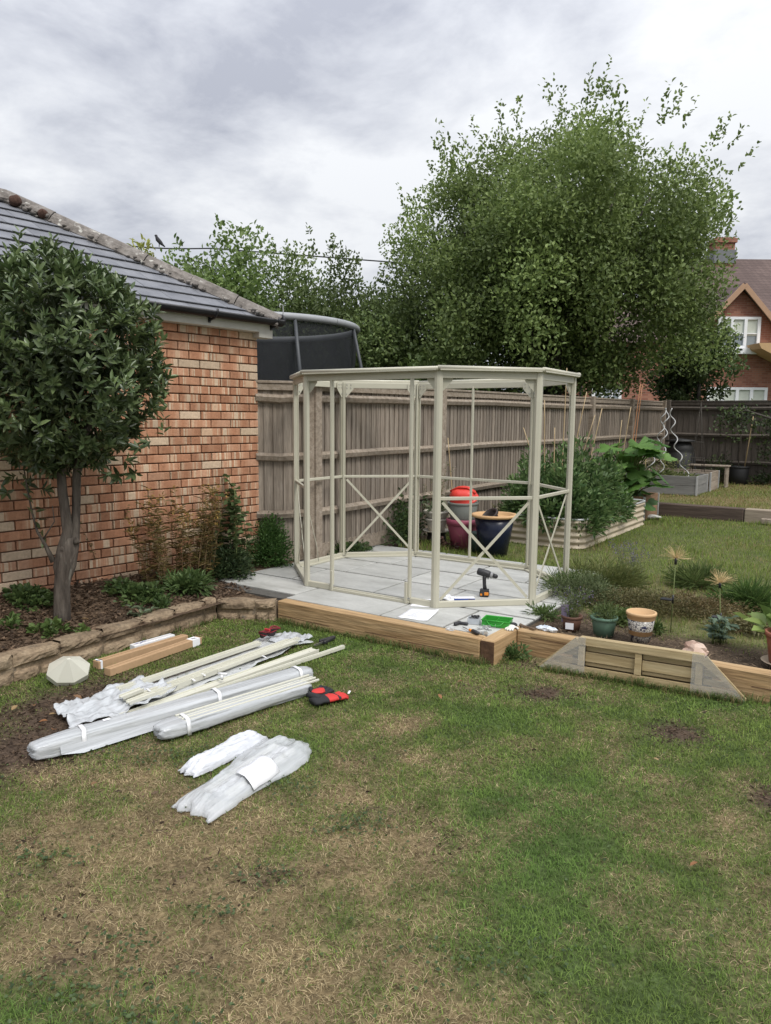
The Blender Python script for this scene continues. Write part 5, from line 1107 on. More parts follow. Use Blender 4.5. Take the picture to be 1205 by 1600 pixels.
# ------------------------------------------------------------------ plants of the garage bed
def bz(px, py, z=.2): return P(px, py, z)
GB = (.060, .105, .035), (.13, .19, .06)
stalks('goldenrod', 'tall browning goldenrod stalks against the brick wall', bz(283, 912, .19), 40, .80, .38, 46, .075, .011, (.10, .095, .03), (.24, .17, .065), .30, 'stem_b', .003, bare=.12, seed=1, asp=(.25, 1), flower=(((.32, .20, .05), (.42, .28, .08)), .02, 10))
stalks('goldenrod', 'thin rusty goldenrod stalk beside the denser clump', bz(235, 905, .19), 6, .62, .08, 60, .06, .010, (.16, .10, .035), (.27, .18, .07), .12, 'stem_b', .0028, bare=.15, seed=2)
stalks('rose_bush', 'sparse thin stemmed rose with few small leaves by the wall', bz(160, 912, .2), 6, .66, .05, 26, .026, .016, (.09, .11, .035), (.20, .19, .07), .75, 'stem_b', .0035, bare=.35, seed=3)
stalks('hollyhock', 'tall hollyhock with round green leaves near the garage corner', bz(372, 895, .17), 9, .86, .14, 34, .080, .070, (.065, .10, .04), (.12, .165, .065), .07, 'stem', .006, bare=.1, seed=4, leafup=.25)
bush('green_bush', 'fine leaved bright green bush at the foot of the short fence', bz(412, 882, .16), (.28, .27, .46), 7500, .028, .015, (.045, .105, .025), (.10, .185, .05), seed=5, clumps=26)
bush('dark_bush', 'low dark leafy bush between goldenrod and the bright green bush', bz(345, 898, .17), (.32, .26, .28), 2600, .045, .02, (.035, .065, .028), (.09, .125, .05), seed=6, clumps=18)
bush('weed_clump', 'leafy green weed clump spilling towards the patio edge', bz(292, 925, .17), (.26, .20, .15), 900, .075, .022, (.065, .115, .035), (.13, .19, .065), cat='plant', seed=7, clumps=14, stem='stem')
bush('strawberry_plant', 'green strawberry foliage along the foot of the garage wall', bz(205, 935, .19), (.30, .22, .11), 800, .048, .036, *GB, cat='plant', seed=8, clumps=16, stem='stem')
bush('strawberry_plant', 'green strawberry foliage left of the bay trunk by the wall', bz(35, 945, .22), (.34, .20, .11), 800, .050, .038, *GB, cat='plant', seed=9, clumps=16, stem='stem')
bush('strawberry_plant', 'small strawberry plant at the foot of the bay trunk', bz(80, 990, .15), (.15, .12, .09), 170, .05, .042, (.08, .135, .04), (.16, .23, .07), cat='plant', seed=10, clumps=9, stem='stem')
bush('strawberry_plant', 'tiny strawberry plant beside the stone edging', bz(130, 990, .14), (.08, .06, .05), 50, .035, .032, (.09, .15, .04), (.17, .24, .07), cat='plant', seed=11, clumps=5, stem='stem')
bush('weed_clump', 'small green weed tuft near the end of the stone edging', bz(255, 950, .15), (.12, .10, .07), 140, .05, .018, *GB, cat='plant', seed=12, clumps=6, stem='stem')
stalks('lambs_ear', 'grey green leaf rosettes in the mulch behind the stone edging', bz(215, 965, .14), 8, .07, .10, 8, .07, .026, (.11, .15, .085), (.19, .23, .14), .5, 'stem', .004, bare=0, seed=13)
bush('strawberry_plant', 'strawberry leaves at the picture end of the bed in front of bay tree', bz(2, 985, .17), (.13, .12, .08), 120, .05, .04, (.08, .14, .04), (.15, .22, .07), cat='plant', seed=14, clumps=6, stem='stem')
def litter(name, label, n, f, ca, cb, Ln, Wd, seed, z):
    r = np.random.default_rng(seed); X, Y = f(r, n); m_ = len(X); d = rand_dirs(m_, r); d[:, 2] *= .25; nr = rand_dirs(m_, r)*.6+[0, 0, 1]
    o = new_obj(name, leaf_mesh(name, np.stack((X, Y, z(X, Y)+r.uniform(.002, .014, m_)), 1), d, nr, r.uniform(*Ln, m_), r.uniform(*Wd, m_), colmix(m_, ca, cb, r, .35), .3, -.1), None, M_['grass']); tag(o, label, 'litter', kind='stuff')
def fbed(r, n):
    X = r.uniform(-5.35, -4.30, n); Y = r.uniform(1.2, 4.55, n); ok = (X < -4.24-.05*(Y-2.2)-.02); return X[ok], Y[ok]
litter('leaf_litter', 'brown bark mulch and dead leaves covering the garage bed', 9000, fbed, (.06, .042, .03), (.21, .145, .095), (.015, .05), (.008, .024), 5, lambda X, Y: bed_z(X, Y))
# single fallen leaves on the lawn
fl = [(30, 1055), (52, 1101), (88, 1115), (86, 1140), (310, 1106), (338, 1216), (98, 1113), (152, 1222), (345, 1222), (1078, 1353), (128, 1092), (1030, 1188), (690, 1092), (715, 1066), (18, 1110), (60, 1128)]
lm = [leaf_mesh('leaf', np.zeros((1, 3)), np.array([[1, 0, .12]]), np.array([[0, 0, 1]]), .062, .034, np.array([c]), .28, -.15) for c in ((.33, .155, .07), (.26, .15, .08), (.38, .26, .13))]
for k, me in enumerate(lm): me.materials.append(M_['leaf'])
for i, (px, py) in enumerate(fl):
    o = new_obj('fallen_leaf', lm[i % 3]); w_ = P(px, py, .022); o.location = w_; o.rotation_euler = (random.uniform(-.3, .3), random.uniform(-.2, .2), random.uniform(0, 6)); o.scale = [random.uniform(.55, .95)*(.6 if i in (9, 11) else 1)]*3
    tag(o, 'dry brown fallen leaf lying on the front lawn', 'leaf', 'fallen leaves on the front lawn')
for i, (px, py, z_) in enumerate(((50, 962, .15), (8, 975, .15), (140, 968, .15))):
    o = new_obj('fallen_leaf', lm[i % 3]); o.location = P(px, py, z_+.03); o.rotation_euler = (.2, .1, i*2.0); tag(o, 'curled brown leaf lying on the mulch of the garage bed', 'leaf', 'curled leaves on the garage bed')
# ------------------------------------------------------------------ plants along the fence behind the greenhouse
bush('ivy', 'dark climbing ivy on the fence behind the greenhouse', Vector((-4.66, 7.35, .13)), (.16, .42, .62), 1500, .045, .032, (.04, .075, .028), (.10, .15, .05), seed=21, clumps=22)
stalks('buddleia', 'loose grey green leggy shrub climbing the fence behind the greenhouse', Vector((-4.62, 7.75, .13)), 9, .95, .16, 46, .045, .014, (.10, .135, .06), (.19, .21, .11), .15, 'stem_b', .004, seed=22, flower=(((.30, .26, .2), (.4, .35, .28)), .016, 8))
bush('ground_ivy', 'low dark ground cover at the foot of the fence by the patio', Vector((-4.74, 6.35, .10)), (.13, .45, .18), 1300, .04, .026, (.035, .07, .024), (.085, .135, .042), cat='plant', seed=23, clumps=18)
bush('tall_weeds', 'tall yellow green weeds along the fence behind the pots', Vector((-4.25, 9.4, .13)), (.22, .8, .42), 1700, .09, .012, (.10, .14, .04), (.24, .23, .09), cat='plant', seed=24, clumps=20)
bush('tall_weeds', 'green weeds between the pale stacked pots and the fence', Vector((-4.35, 8.2, .13)), (.18, .35, .28), 900, .07, .014, (.06, .11, .03), (.15, .19, .06), cat='plant', seed=25, clumps=14)
# ------------------------------------------------------------------ pots behind the greenhouse
def vz(px, py): return P(px, py, ZR)
beige = plain('beige_pot', (.52, .48, .41), .7); maroon = plain('maroon_pot', (.28, .065, .105), .5); navy = plain('navy_glaze', (.008, .012, .03), .25); terra = plain('tan_rim', (.50, .31, .15), .7); greyp = plain('grey_pot', (.17, .18, .16), .7)
v = vz(682, 850)
st = pot('plant_pot', 'dark upturned pot stand under the beige pots', v, .13, .10, .15, plain('dark_pot', (.025, .018, .016), .6), soil=False)
sa_ = MB(); sa_.lathe([(.0, 0), (.14, 0), (.165, .02), (.158, .02), (.13, .008), (.0, .008)], 28); o = sa_.build('saucer', beige); o.location = v+Vector((0, 0, .151)); tag(o, 'beige saucer on the dark pot stand', 'saucer')
pot('plant_pot', 'lower beige plastic pot of the stacked pair', v+Vector((0, 0, .162)), .095, .13, .15, beige, soil=False)
tpot = pot('plant_pot', 'upper beige plastic pot with weeds of the stacked pair', v+Vector((0, 0, .27)), .10, .145, .13, beige)
bush('potted_weeds', 'grey green weeds growing in the upper beige pot', v+Vector((0, 0, .38)), (.14, .14, .17), 220, .06, .02, (.12, .16, .08), (.22, .25, .14), cat='plant', seed=31, clumps=9)
v = vz(722, 856); pk = pot('plant_pot', 'maroon plastic pot standing on the grass', v, .125, .175, .34, maroon, .012, .07)
pot('plant_pot', 'grey pot nested inside the maroon pot', v+Vector((0, 0, .20)), .11, .17, .33, greyp, .006, .03, soil=False)
v2 = v+Vector((.0, .02, .58)); rl = thing('tub_lid', 'bright red plastic tub lid tipped on top of the grey pot', 'lid', v2, 0, rot=Vector((.05, -.50, .70)).to_track_quat('Z', 'Y').to_euler())  # red tub lid tipped on the nested pots
rm = plain('red_plastic', (.62, .05, .035), .35); m = MB(); m.lathe([(.0, .11), (.06, .112), (.12, .10), (.145, .06), (.165, .0), (.175, -.005), (.165, -.012), (.16, .05), (.11, .09), (.0, .10)], 32, None, True, .75); m.build('dome', rm, rl); m = MB(); m.tube([(-.15, .0, .085), (-.05, .03, .125), (.06, .03, .125), (.16, .0, .075)], .012, 8); m.build('ridge', rm, rl)
v = vz(771, 867); nv = thing('glazed_pot', 'large navy glazed pot with tan rim on the grass', 'pot', v); m = MB(); m.lathe([(.145, 0), (.19, .25), (.215, .42), (.20, .42), (.14, .05)], 32); m.build('body', navy, nv)
m = MB(); m.lathe([(.213, .415), (.245, .425), (.252, .438), (.245, .452), (.20, .450), (.197, .40)], 32); m.build('rim', terra, nv); m = MB(); m.lathe([(.2, .36), (0, .37)], 20); m.build('compost', M_['soil'], nv)
bkp = pot('plant_pot', 'small black pot lying inside the navy glazed pot', v+Vector((0, 0, .372)), .06, .085, .11, plain('dark_pot2', (.03, .022, .02), .6), soil=False); bkp.rotation_euler = (R(35), R(-20), 0)
v = vz(748, 862); pot('plant_pot', 'small dark green pot squeezed beside the navy pot', v, .08, .10, .22, plain('dkgreen_pot', (.03, .055, .045), .5), soil=False)
v = vz(738, 847); m = MB(); m.box((0, 0, .18), (.10, .09, .30), None, .01); m.box((0, 0, .345), (.11, .1, .03), None, .006); o = m.build('white_canister', M_['white']); o.location = v; tag(o, 'white canister behind the maroon pot', 'canister')
stalks('grass_tuft', 'tuft of dead stems standing before the maroon pot', vz(735, 862), 9, .28, .14, 2, .05, .004, (.2, .16, .08), (.3, .25, .13), .35, 'stem_b', .0018, cat='grass', seed=33)
stalks('heuchera', 'dark red leafed plant under the beige pots', vz(705, 858), 10, .14, .10, 6, .06, .04, (.05, .022, .022), (.11, .06, .05), .4, 'stem_b', .003, seed=34)
# ------------------------------------------------------------------ corrugated bed with tomatoes
def rounded_rect(x0, x1, y0, y1, r_, n=6):
    o = []
    for cx_, cy_, a0 in ((x1-r_, y1-r_, 0), (x0+r_, y1-r_, PI/2), (x0+r_, y0+r_, PI), (x1-r_, y0+r_, 1.5*PI)):
        for k in range(n+1): a = a0+PI/2*k/n; o.append((cx_+r_*math.cos(a), cy_+r_*math.sin(a)))
    return o
cbx = (-.5, .5, 0, 2.7); cb_ = thing('raised_bed', 'cream corrugated metal raised bed with rounded corners full of tomatoes', 'raised bed', (-3.36, 8.25, ZR))
rows_ = []; nzr = 40
for k in range(nzr+1):
    z_ = .33*k/nzr; off = .011*math.cos(2*PI*z_/.075); rows_.append([(x, y, z_) for x, y in rounded_rect(cbx[0]-off, cbx[1]+off, cbx[2]-off, cbx[3]+off, .16+off)])
n = len(rows_[0]); m = MB(); m.add([p for r_ in rows_ for p in r_], [(k*n+j, k*n+(j+1) % n, (k+1)*n+(j+1) % n, (k+1)*n+j) for k in range(nzr) for j in range(n)], None, True)
m.build('corrugated_side', mat('cream_corrugated', [(.40, .33, .235), (.50, .43, .32)], scale=3, rough=.5, rnd=0, speck=((.24, .19, .12), 5, .68)), cb_)
rr_ = rounded_rect(cbx[0], cbx[1], cbx[2], cbx[3], .16); m = MB(); m.tube([(x, y, .335) for x, y in rr_]+[(rr_[0][0], rr_[0][1], .335)], .012, 8); m.build('rim', plain('galvanised', (.55, .56, .55), .4), cb_)
m = MB(); m.box((0, 1.35, .13), (.9, 2.6, .26)); m.build('soil', M_['soil'], cb_)
TL = ['tomato plant at the greenhouse end of the corrugated bed on the fence side', 'tomato plant at the greenhouse end of the corrugated bed on the lawn side', 'tall tomato plant close to the fence in the corrugated bed', 'tallest tomato plant in the middle of the corrugated bed', 'low tomato plant along the lawn side of the corrugated bed', 'tomato plant towards the squash on the fence side of the bed', 'tomato plant towards the squash on the lawn side of the bed']
TOM = (.05, .105, .032), (.165, .24, .085)
for i, (x, y, h, s_) in enumerate(((-3.62, 8.55, .78, 1), (-3.15, 8.50, .70, 1), (-3.72, 9.05, .95, 1), (-3.30, 9.0, 1.0, 1.05), (-2.98, 9.0, .72, .9), (-3.55, 9.6, .95, 1), (-3.12, 9.5, .85, 1))):
    bush('tomato_plant', TL[i], (x, y, ZR+.24), (.36*s_, .36*s_, h*.92), 2600, .075, .036, *TOM, cat='plant', group='tomato plants in the corrugated bed', seed=40+i, clumps=24, stem='stem')
bush('tomato_plant', 'trailing tomato shoots hanging over the corrugated side', (-2.95, 8.6, ZR+.16), (.30, .38, .38), 1000, .085, .03, *TOM, cat='plant', seed=48, clumps=14, stem='stem')
bush('tomato_plant', 'tomato shoots drooping over the greenhouse end of the corrugated bed', (-3.35, 8.32, ZR+.18), (.42, .22, .36), 1100, .08, .032, *TOM, cat='plant', seed=49, clumps=16, stem='stem')
bush('tomato_plant', 'leafy tomato shoots filling the middle lawn side of the bed', (-2.98, 9.6, ZR+.2), (.26, .5, .45), 1300, .08, .032, *TOM, cat='plant', seed=50, clumps=16, stem='stem')
# wooden planter with a squash plant
def plank_box(name, label, x0, x1, y0, y1, z0, h, rows_n, m_, post=None, cat='planter'):
    t = thing(name, label, cat, ((x0+x1)/2, (y0+y1)/2, z0)); hx_, hy_ = (x1-x0)/2, (y1-y0)/2; ph = h/rows_n
    for k in range(rows_n):
        zc_ = ph*(k+.5)
        for (c, s_) in (((0, -hy_, zc_), (2*hx_, .025, ph-.006)), ((0, hy_, zc_), (2*hx_, .025, ph-.006)), ((-hx_, 0, zc_), (.025, 2*hy_-.03, ph-.006)), ((hx_, 0, zc_), (.025, 2*hy_-.03, ph-.006))):
            b = MB(); b.box(c, s_, None, .003); b.build('plank', m_, t)
    b = MB(); b.box((0, 0, h*.42), (2*hx_-.04, 2*hy_-.04, h*.84)); b.build('soil', M_['soil'], t)
    for sx in (-1, 1):
        for sy in (-1, 1): b = MB(); b.box((sx*(hx_+.012), sy*(hy_+.008), h/2), (.03, .03, h*.98), None, .002); b.build('corner_hinge', post or m_, t)
    return t
plank_box('wooden_planter', 'brown plank planter box behind the corrugated bed with squash', -3.95, -2.98, 11.22, 11.98, ZR, .36, 2, mat('brown_plank', [(.17, .10, .055), (.27, .165, .095)], scale=5, stretch=(.5, .5, 5), rough=.85, bump=.3), plain('galv2', (.34, .34, .33), .5))
sq_ = thing('squash_plant', 'squash plant with huge lobed green leaves above the brown planter', 'plant', (-3.25, 11.45, ZR+.28)); rq = np.random.default_rng(8)
def squash_leaf(s_, tint):
    m = MB(); n = 41; vs = [(0, 0, 0)]; 
    for k in range(n):
        a = -PI*.86+2*PI*.86*k/(n-1); rr = s_*(.42+.46*abs(math.cos(2.5*a))**.8+.10*math.cos(a)+.09*(k % 2)); vs.append((rr*math.cos(a), rr*math.sin(a), .10*s_*math.cos(5*a)-.25*s_*(rr/s_)**2+.08*s_*(k % 2)))
    fs = [(0, k, k+1) for k in range(1, n)]
    m.add(vs, fs, None, True); me = m.mesh('leaf'); a = me.color_attributes.new('Col', 'FLOAT_COLOR', 'POINT')
    for k in range(len(vs)): f_ = 1.25 if k == 0 else (.85+.2*(k % 2)); a.data[k].color = (tint[0]*f_, tint[1]*f_, tint[2]*f_, 1)
    me.materials.append(M_['leaf']); return me
slm = [squash_leaf(s_, t_) for s_, t_ in ((.24, (.105, .205, .045)), (.20, (.14, .25, .06)), (.26, (.075, .16, .04)))]
for i in range(48):
    a = rq.uniform(0, 2*PI); q = rq.uniform(.05, .55); hz = rq.uniform(.05, 1.0)*(1-.35*q); p = (q*math.cos(a)+.05, q*math.sin(a)-.05, hz)
    m = MB(); m.tube([(0, 0, -.02), (p[0]*.5, p[1]*.5, hz*.7), p], [.012, .009, .006], 6); m.build('stalk', M_['stem'], sq_)
    o = new_obj('leaf', slm[i % 3], sq_); o.location = p; o.rotation_euler = (rq.uniform(-.5, .5), rq.uniform(-.2, .7), a); o.scale = [rq.uniform(.8, 1.25)]*3
# white stone / bag scrap by the planter, grey planter in the upper lawn
m = MB(); m.blob((0, 0, .03), (.16, .08, .035), 5, .3, 12, 7, smooth=False); o = m.build('pale_stone', plain('pale_stone', (.52, .51, .48), .9)); o.location = P(1018, 811, ZR); tag(o, 'pale flat stone on the grass beside the brown planter', 'stone')
plank_box('wooden_planter', 'weathered grey plank planter on the upper lawn', -4.1, -2.78, 13.75, 14.6, ZU, .34, 2, mat('grey_plank', [(.15, .145, .135), (.235, .23, .215)], scale=5, stretch=(.5, .5, 5), rough=.9, bump=.4), plain('galv3', (.36, .36, .35), .5))
plank_box('wooden_planter', 'second grey plank planter behind the first on the upper lawn', -4.0, -2.75, 14.75, 15.5, ZU, .36, 2, M_['fence_r'], plain('galv3', (.36, .36, .35), .5))
stalks('bean_plants', 'sparse yellowing bean plants in the grey planter', (-3.45, 14.15, ZU+.28), 34, .45, .5, 9, .06, .03, (.12, .15, .05), (.25, .24, .10), .12, 'stem', .004, seed=51)
bush('salad_plants', 'low mixed seedlings in the grey planter', (-3.35, 14.1, ZU+.28), (.55, .34, .12), 420, .06, .03, (.11, .16, .05), (.24, .26, .10), cat='plant', seed=52, clumps=16, stem='stem')
# spiral stakes
gal = plain('spiral_galv', (.45, .45, .44), .4)
for i, (bx0, by0, tx, ty) in enumerate(((-3.72, 14.0, -3.40, 14.1), (-3.42, 13.9, -3.42, 14.1), (-2.98, 14.1, -3.40, 14.1))):
    m = MB(); p0 = Vector((bx0, by0, ZU+.25)); p1 = Vector((tx+.06*(i-1), ty, ZU+1.52)); dd = p1-p0; pts = []
    for k in range(60):
        u_ = k/59; q = p0.lerp(p1, u_)+Vector((tx-bx0, 0, 0))*(.35*math.sin(u_*PI)*(.5)); a = u_*2*PI*4.2+i*2; pts.append(q+Vector((.045*math.cos(a), .045*math.sin(a), 0))*min(1, (1-u_)*5+.4))
    m.tube(pts, .010, 6); o = m.build('spiral_stake', gal); tag(o, ['silver spiral plant stake leaning in from the fence side', 'silver spiral plant stake standing in the middle of the three', 'silver spiral plant stake leaning in from the lawn side'][i], 'stake')
v = P(1060, 758, ZU); cp = thing('compost_bin', 'dark compost bin behind the spiral stakes', 'bin', (-3.72, 16.6, ZU)); m = MB(); m.lathe([(.36, 0), (.34, .3), (.30, .62), (.27, .66), (.29, .69), (.2, .86), (0, .9)], 20); m.build('body', plain('bin_black', (.02, .02, .019), .6), cp)
m = MB(); m.lathe([(.30, .86), (.30, .89), (.0, .93)], 20); m.build('lid', plain('bin_black', (.02, .02, .019), .6), cp)
m = MB(); m.box((0, 0, .42), (.75, .30, .03), None, .005)
for sx in (-.33, .33): m.box((sx, 0, .2), (.04, .26, .40), None, .004)
o = m.build('garden_bench', M_['fence_r']); o.location = (-3.0, 15.95, ZU); tag(o, 'small grey bench behind the grey planters', 'bench')
v = Vector((-2.62, 16.9, ZU)); bp_ = pot('plant_pot', 'square shouldered black pot with a young tree by the end fence', v, .19, .215, .38, plain('pot_black', (.012, .012, .013), .6), .012, .04)
yt = thing('young_tree', 'thin young tree growing in the black pot', 'tree', v+Vector((0, 0, .35))); m = MB(); m.tube([(0, 0, -.03), (.02, 0, .5), (-.02, .02, 1.1)], [.015, .012, .006], 6); m.build('trunk', M_['bark'], yt)
m = MB(); m.tube([(.12, 0, -.03), (.22, .0, 1.05)], .012, 6); m.build('stake', M_['cane'], yt)
rt = np.random.default_rng(77); p = np.stack((rt.normal(0, .25, 130), rt.normal(0, .25, 130), rt.uniform(.5, 1.25, 130)), 1); part_leaves(yt, p, rand_dirs(130, rt), rand_dirs(130, rt)*.6+[0, 0, 1], .08, .045, colmix(130, (.05, .085, .03), (.11, .15, .05), rt), name='crown')
ap = thing('apple_tree', 'dark leafed apple tree leaning in at the end of the garden', 'tree', (-1.55, 16.9, ZU)); m = MB(); m.tube([(0, 0, -.05), (-.1, 0, .7), (-.35, 0, 1.3), (-1.0, .0, 1.52), (-1.45, 0, 1.30)], [.05, .04, .03, .018, .008], 8); m.tube([(-.1, 0, .7), (.1, .0, 1.4), (.2, 0, 2.0)], [.035, .025, .01], 8); m.tube([(-.35, 0, 1.3), (-.55, 0, .95), (-.6, .0, .6)], [.02, .012, .006], 6); m.build('trunk', M_['bark_d'], ap)
pp = [];
for (a, b, n_) in (((-.35, 0, 1.3), (-1.45, 0, 1.30), 260), ((-.1, 0, .7), (.2, 0, 1.9), 260), ((-.4, 0, 1.2), (-.6, 0, .5), 160), ((-1.0, 0, 1.5), (-1.5, 0, 1.4), 80)):
    k = rt.uniform(0, 1, n_); pp.append(np.array(a)[None]*(1-k[:, None])+np.array(b)[None]*k[:, None]+rt.normal(0, .10, (n_, 3)))
p = np.concatenate(pp); part_leaves(ap, p, rand_dirs(len(p), rt), rand_dirs(len(p), rt)*.6+[0, 0, 1], .075, .045, colmix(len(p), (.035, .06, .026), (.10, .13, .05), rt), name='crown')
bush('fence_shrub', 'low dark shrub at the foot of the end fence', (-2.0, 17.1, ZU), (.7, .25, .35), 600, .07, .035, (.03, .05, .022), (.07, .10, .035), seed=55, clumps=14)
bush('fence_shrub', 'sparse plants between bench and the end fence', (-3.0, 16.9, ZU), (.45, .25, .75), 500, .07, .035, (.045, .065, .03), (.11, .13, .055), seed=56, clumps=14)
ob = thing('wire_obelisk', 'thin rusty plant obelisk among the far planters', 'plant support', (-3.05, 15.1, ZU+.3)); 
for k in range(4): a = PI/4+k*PI/2; m = MB(); m.tube([(.16*math.cos(a), .16*math.sin(a), 0), (.05*math.cos(a), .05*math.sin(a), .9), (0, 0, 1.35)], .006, 5); m.build('leg', M_['bark_d'], ob)
for z_, r_ in ((.3, .125), (.6, .085)): m = MB(); m.tube([(r_*math.cos(2*PI*k/10), r_*math.sin(2*PI*k/10), z_) for k in range(11)], .005, 5); m.build('hoop', M_['bark_d'], ob)
# bamboo canes
canes = [((708, 785, 9.0), (700, 684, 9.05), 'thin cane leaning behind the red lid'), ((828, 700, 9.6), (818, 668, 9.6), 'broken cane stub against the fence among tomatoes'), ((851, 735, 9.3), (851, 625, 9.3), 'slim upright cane nearest the greenhouse among the tomatoes'), ((866, 720, 9.2), (867, 668, 9.2), 'short yellow cane poking from the tomato tops'),
         ((880, 700, 9.8), (886, 575, 9.8), 'tall pale cane rising above the fence by the greenhouse corner'), ((895, 715, 9.7), (917, 612, 9.7), 'tilted cane rising from the tomatoes to the fence top'), ((905, 730, 9.7), (930, 648, 9.7), 'lower tilted cane among the tomatoes'), ((923, 715, 10.0), (941, 638, 10.0), 'leaning tan cane between tomatoes and squash'),
         ((975, 700, 11.4), (986, 636, 11.4), 'short cane behind the squash leaves'), ((968, 690, 11.3), (972, 656, 11.3), 'thin grey cane stub behind the squash leaves'), ((987, 705, 11.5), (1001, 600, 11.5), 'reddish tall cane of the pair above the squash'), ((991, 705, 11.55), (1004, 601, 11.55), 'second reddish tall cane of the pair above the squash'), ((1006, 740, 11.7), (1014, 690, 11.7), 'short cane beside the squash plant')]
for (a, b, lab) in canes:
    p0 = D(*a); p1 = D(*b); dz = (p0.z-.42)/(p1.z-p0.z); p0 = p0-(p1-p0)*max(0, dz); m = MB(); k = 6; pts = [p0.lerp(p1, j/k) for j in range(k+1)]; m.tube(pts, [.009-.0006*j for j in range(k+1)], 7)
    red = 'reddish' in lab; o = m.build('bamboo_cane', plain('red_cane', (.40, .19, .09), .6) if red else M_['cane']); tag(o, lab, 'cane')
# ------------------------------------------------------------------ planting bed behind the long sleeper
ZB = .135
def vb(px, py, z=ZB): return P(px, py, z)
brn = plain('brown_pot', (.12, .06, .04), .6)
v = vb(893, 984); lp = pot('plant_pot', 'brown plastic pot with white label and lavender', v, .055, .07, .105, brn, .005, .02); m = MB(); m.add([(-.056, -.05, .02), (-.006, -.0715, .02), (-.006, -.0725, .065), (-.058, -.051, .065)], [(0, 1, 2, 3)]); o = m.build('paper_label', M_['paper'], lp); o.modifiers.new('thick', 'SOLIDIFY').thickness = .002; o.rotation_euler = (0, 0, R(35))
stalks('lavender', 'lavender plant growing in the labelled brown pot', v+Vector((0, 0, .085)), 26, .22, .05, 18, .03, .006, (.08, .115, .05), (.16, .20, .09), .5, 'stem', .002, seed=61, flower=(((.12, .09, .17), (.20, .16, .24)), .012, 5))
m = MB(); m.box((0, 0, .05), (.052, .004, .12), T(rx=R(-12)), .001); o = m.build('plant_tag', plain('tag_purple', (.16, .13, .19), .6)); o.location = v+Vector((-.035, -.035, .07)); o.rotation_euler = (0, 0, R(30)); tag(o, 'faded purple plant tag standing in the brown pot', 'plant tag')
v = vb(943, 993); pot('plant_pot', 'muted green plastic pot with herb on the bed edge', v, .065, .085, .135, plain('green_pot', (.085, .15, .105), .5), .008, .022)
bush('potted_herb', 'feathery herb growing in the muted green pot', v+Vector((0, 0, .11)), (.10, .10, .12), 650, .030, .006, (.07, .11, .035), (.15, .19, .07), cat='plant', seed=62, clumps=12, stem='stem')
m = MB(); m.tube([(.085*math.cos(a), .085*math.sin(a), .128+.01*math.sin(3*a)) for a in np.linspace(0, 2*PI, 20)], .004, 5); o = m.build('pot_string', plain('green_string', (.07, .16, .10), .7)); o.location = v; tag(o, 'green string tied round the muted green pot', 'string')
# patterned terracotta pot
def pattern_mat():
    m = bpy.data.materials.new('blue_flower_glaze'); m.use_nodes = True; t = m.node_tree; N = t.nodes.new; L = t.links.new; b = t.nodes['Principled BSDF']; b.inputs['Roughness'].default_value = .3
    tc = N('ShaderNodeTexCoord'); vo = N('ShaderNodeTexVoronoi'); vo.inputs['Scale'].default_value = 34; L(tc.outputs['Object'], vo.inputs[0]); v2 = N('ShaderNodeTexVoronoi'); v2.feature = 'DISTANCE_TO_EDGE'; v2.inputs['Scale'].default_value = 60; L(tc.outputs['Object'], v2.inputs[0])
    r1 = N('ShaderNodeValToRGB'); r1.color_ramp.interpolation = 'CONSTANT'; L(vo.outputs['Distance'], r1.inputs[0]); e = r1.color_ramp.elements; e[0].color = (.02, .022, .06, 1); e[1].position = .36; e[1].color = (.45, .43, .38, 1)
    r2 = N('ShaderNodeValToRGB'); r2.color_ramp.interpolation = 'CONSTANT'; L(v2.outputs['Distance'], r2.inputs[0]); e = r2.color_ramp.elements; e[0].color = (.14, .13, .16, 1); e[1].position = .07; e[1].color = (1, 1, 1, 1)
    mx = N('ShaderNodeMixRGB'); mx.blend_type = 'MULTIPLY'; mx.inputs[0].default_value = 1; L(r1.outputs[0], mx.inputs[1]); L(r2.outputs[0], mx.inputs[2]); L(mx.outputs[0], b.inputs['Base Color']); return m
v = vb(1000, 1004); pt = thing('patterned_pot', 'empty terracotta pot with blue flower pattern on its side', 'pot', v); tcl = plain('terracotta_pale', (.52, .34, .18), .75)
m = MB(); m.lathe([(.060, 0), (.076, .09), (.087, .165), (.081, .165), (.055, .01)], 28); m.build('body', pattern_mat(), pt)
m = MB(); m.lathe([(.0868, .163), (.089, .166), (.093, .190), (.097, .192), (.099, .206), (.095, .212), (.084, .212), (.074, .06), (.0, .05)], 28); m.build('rim', tcl, pt)
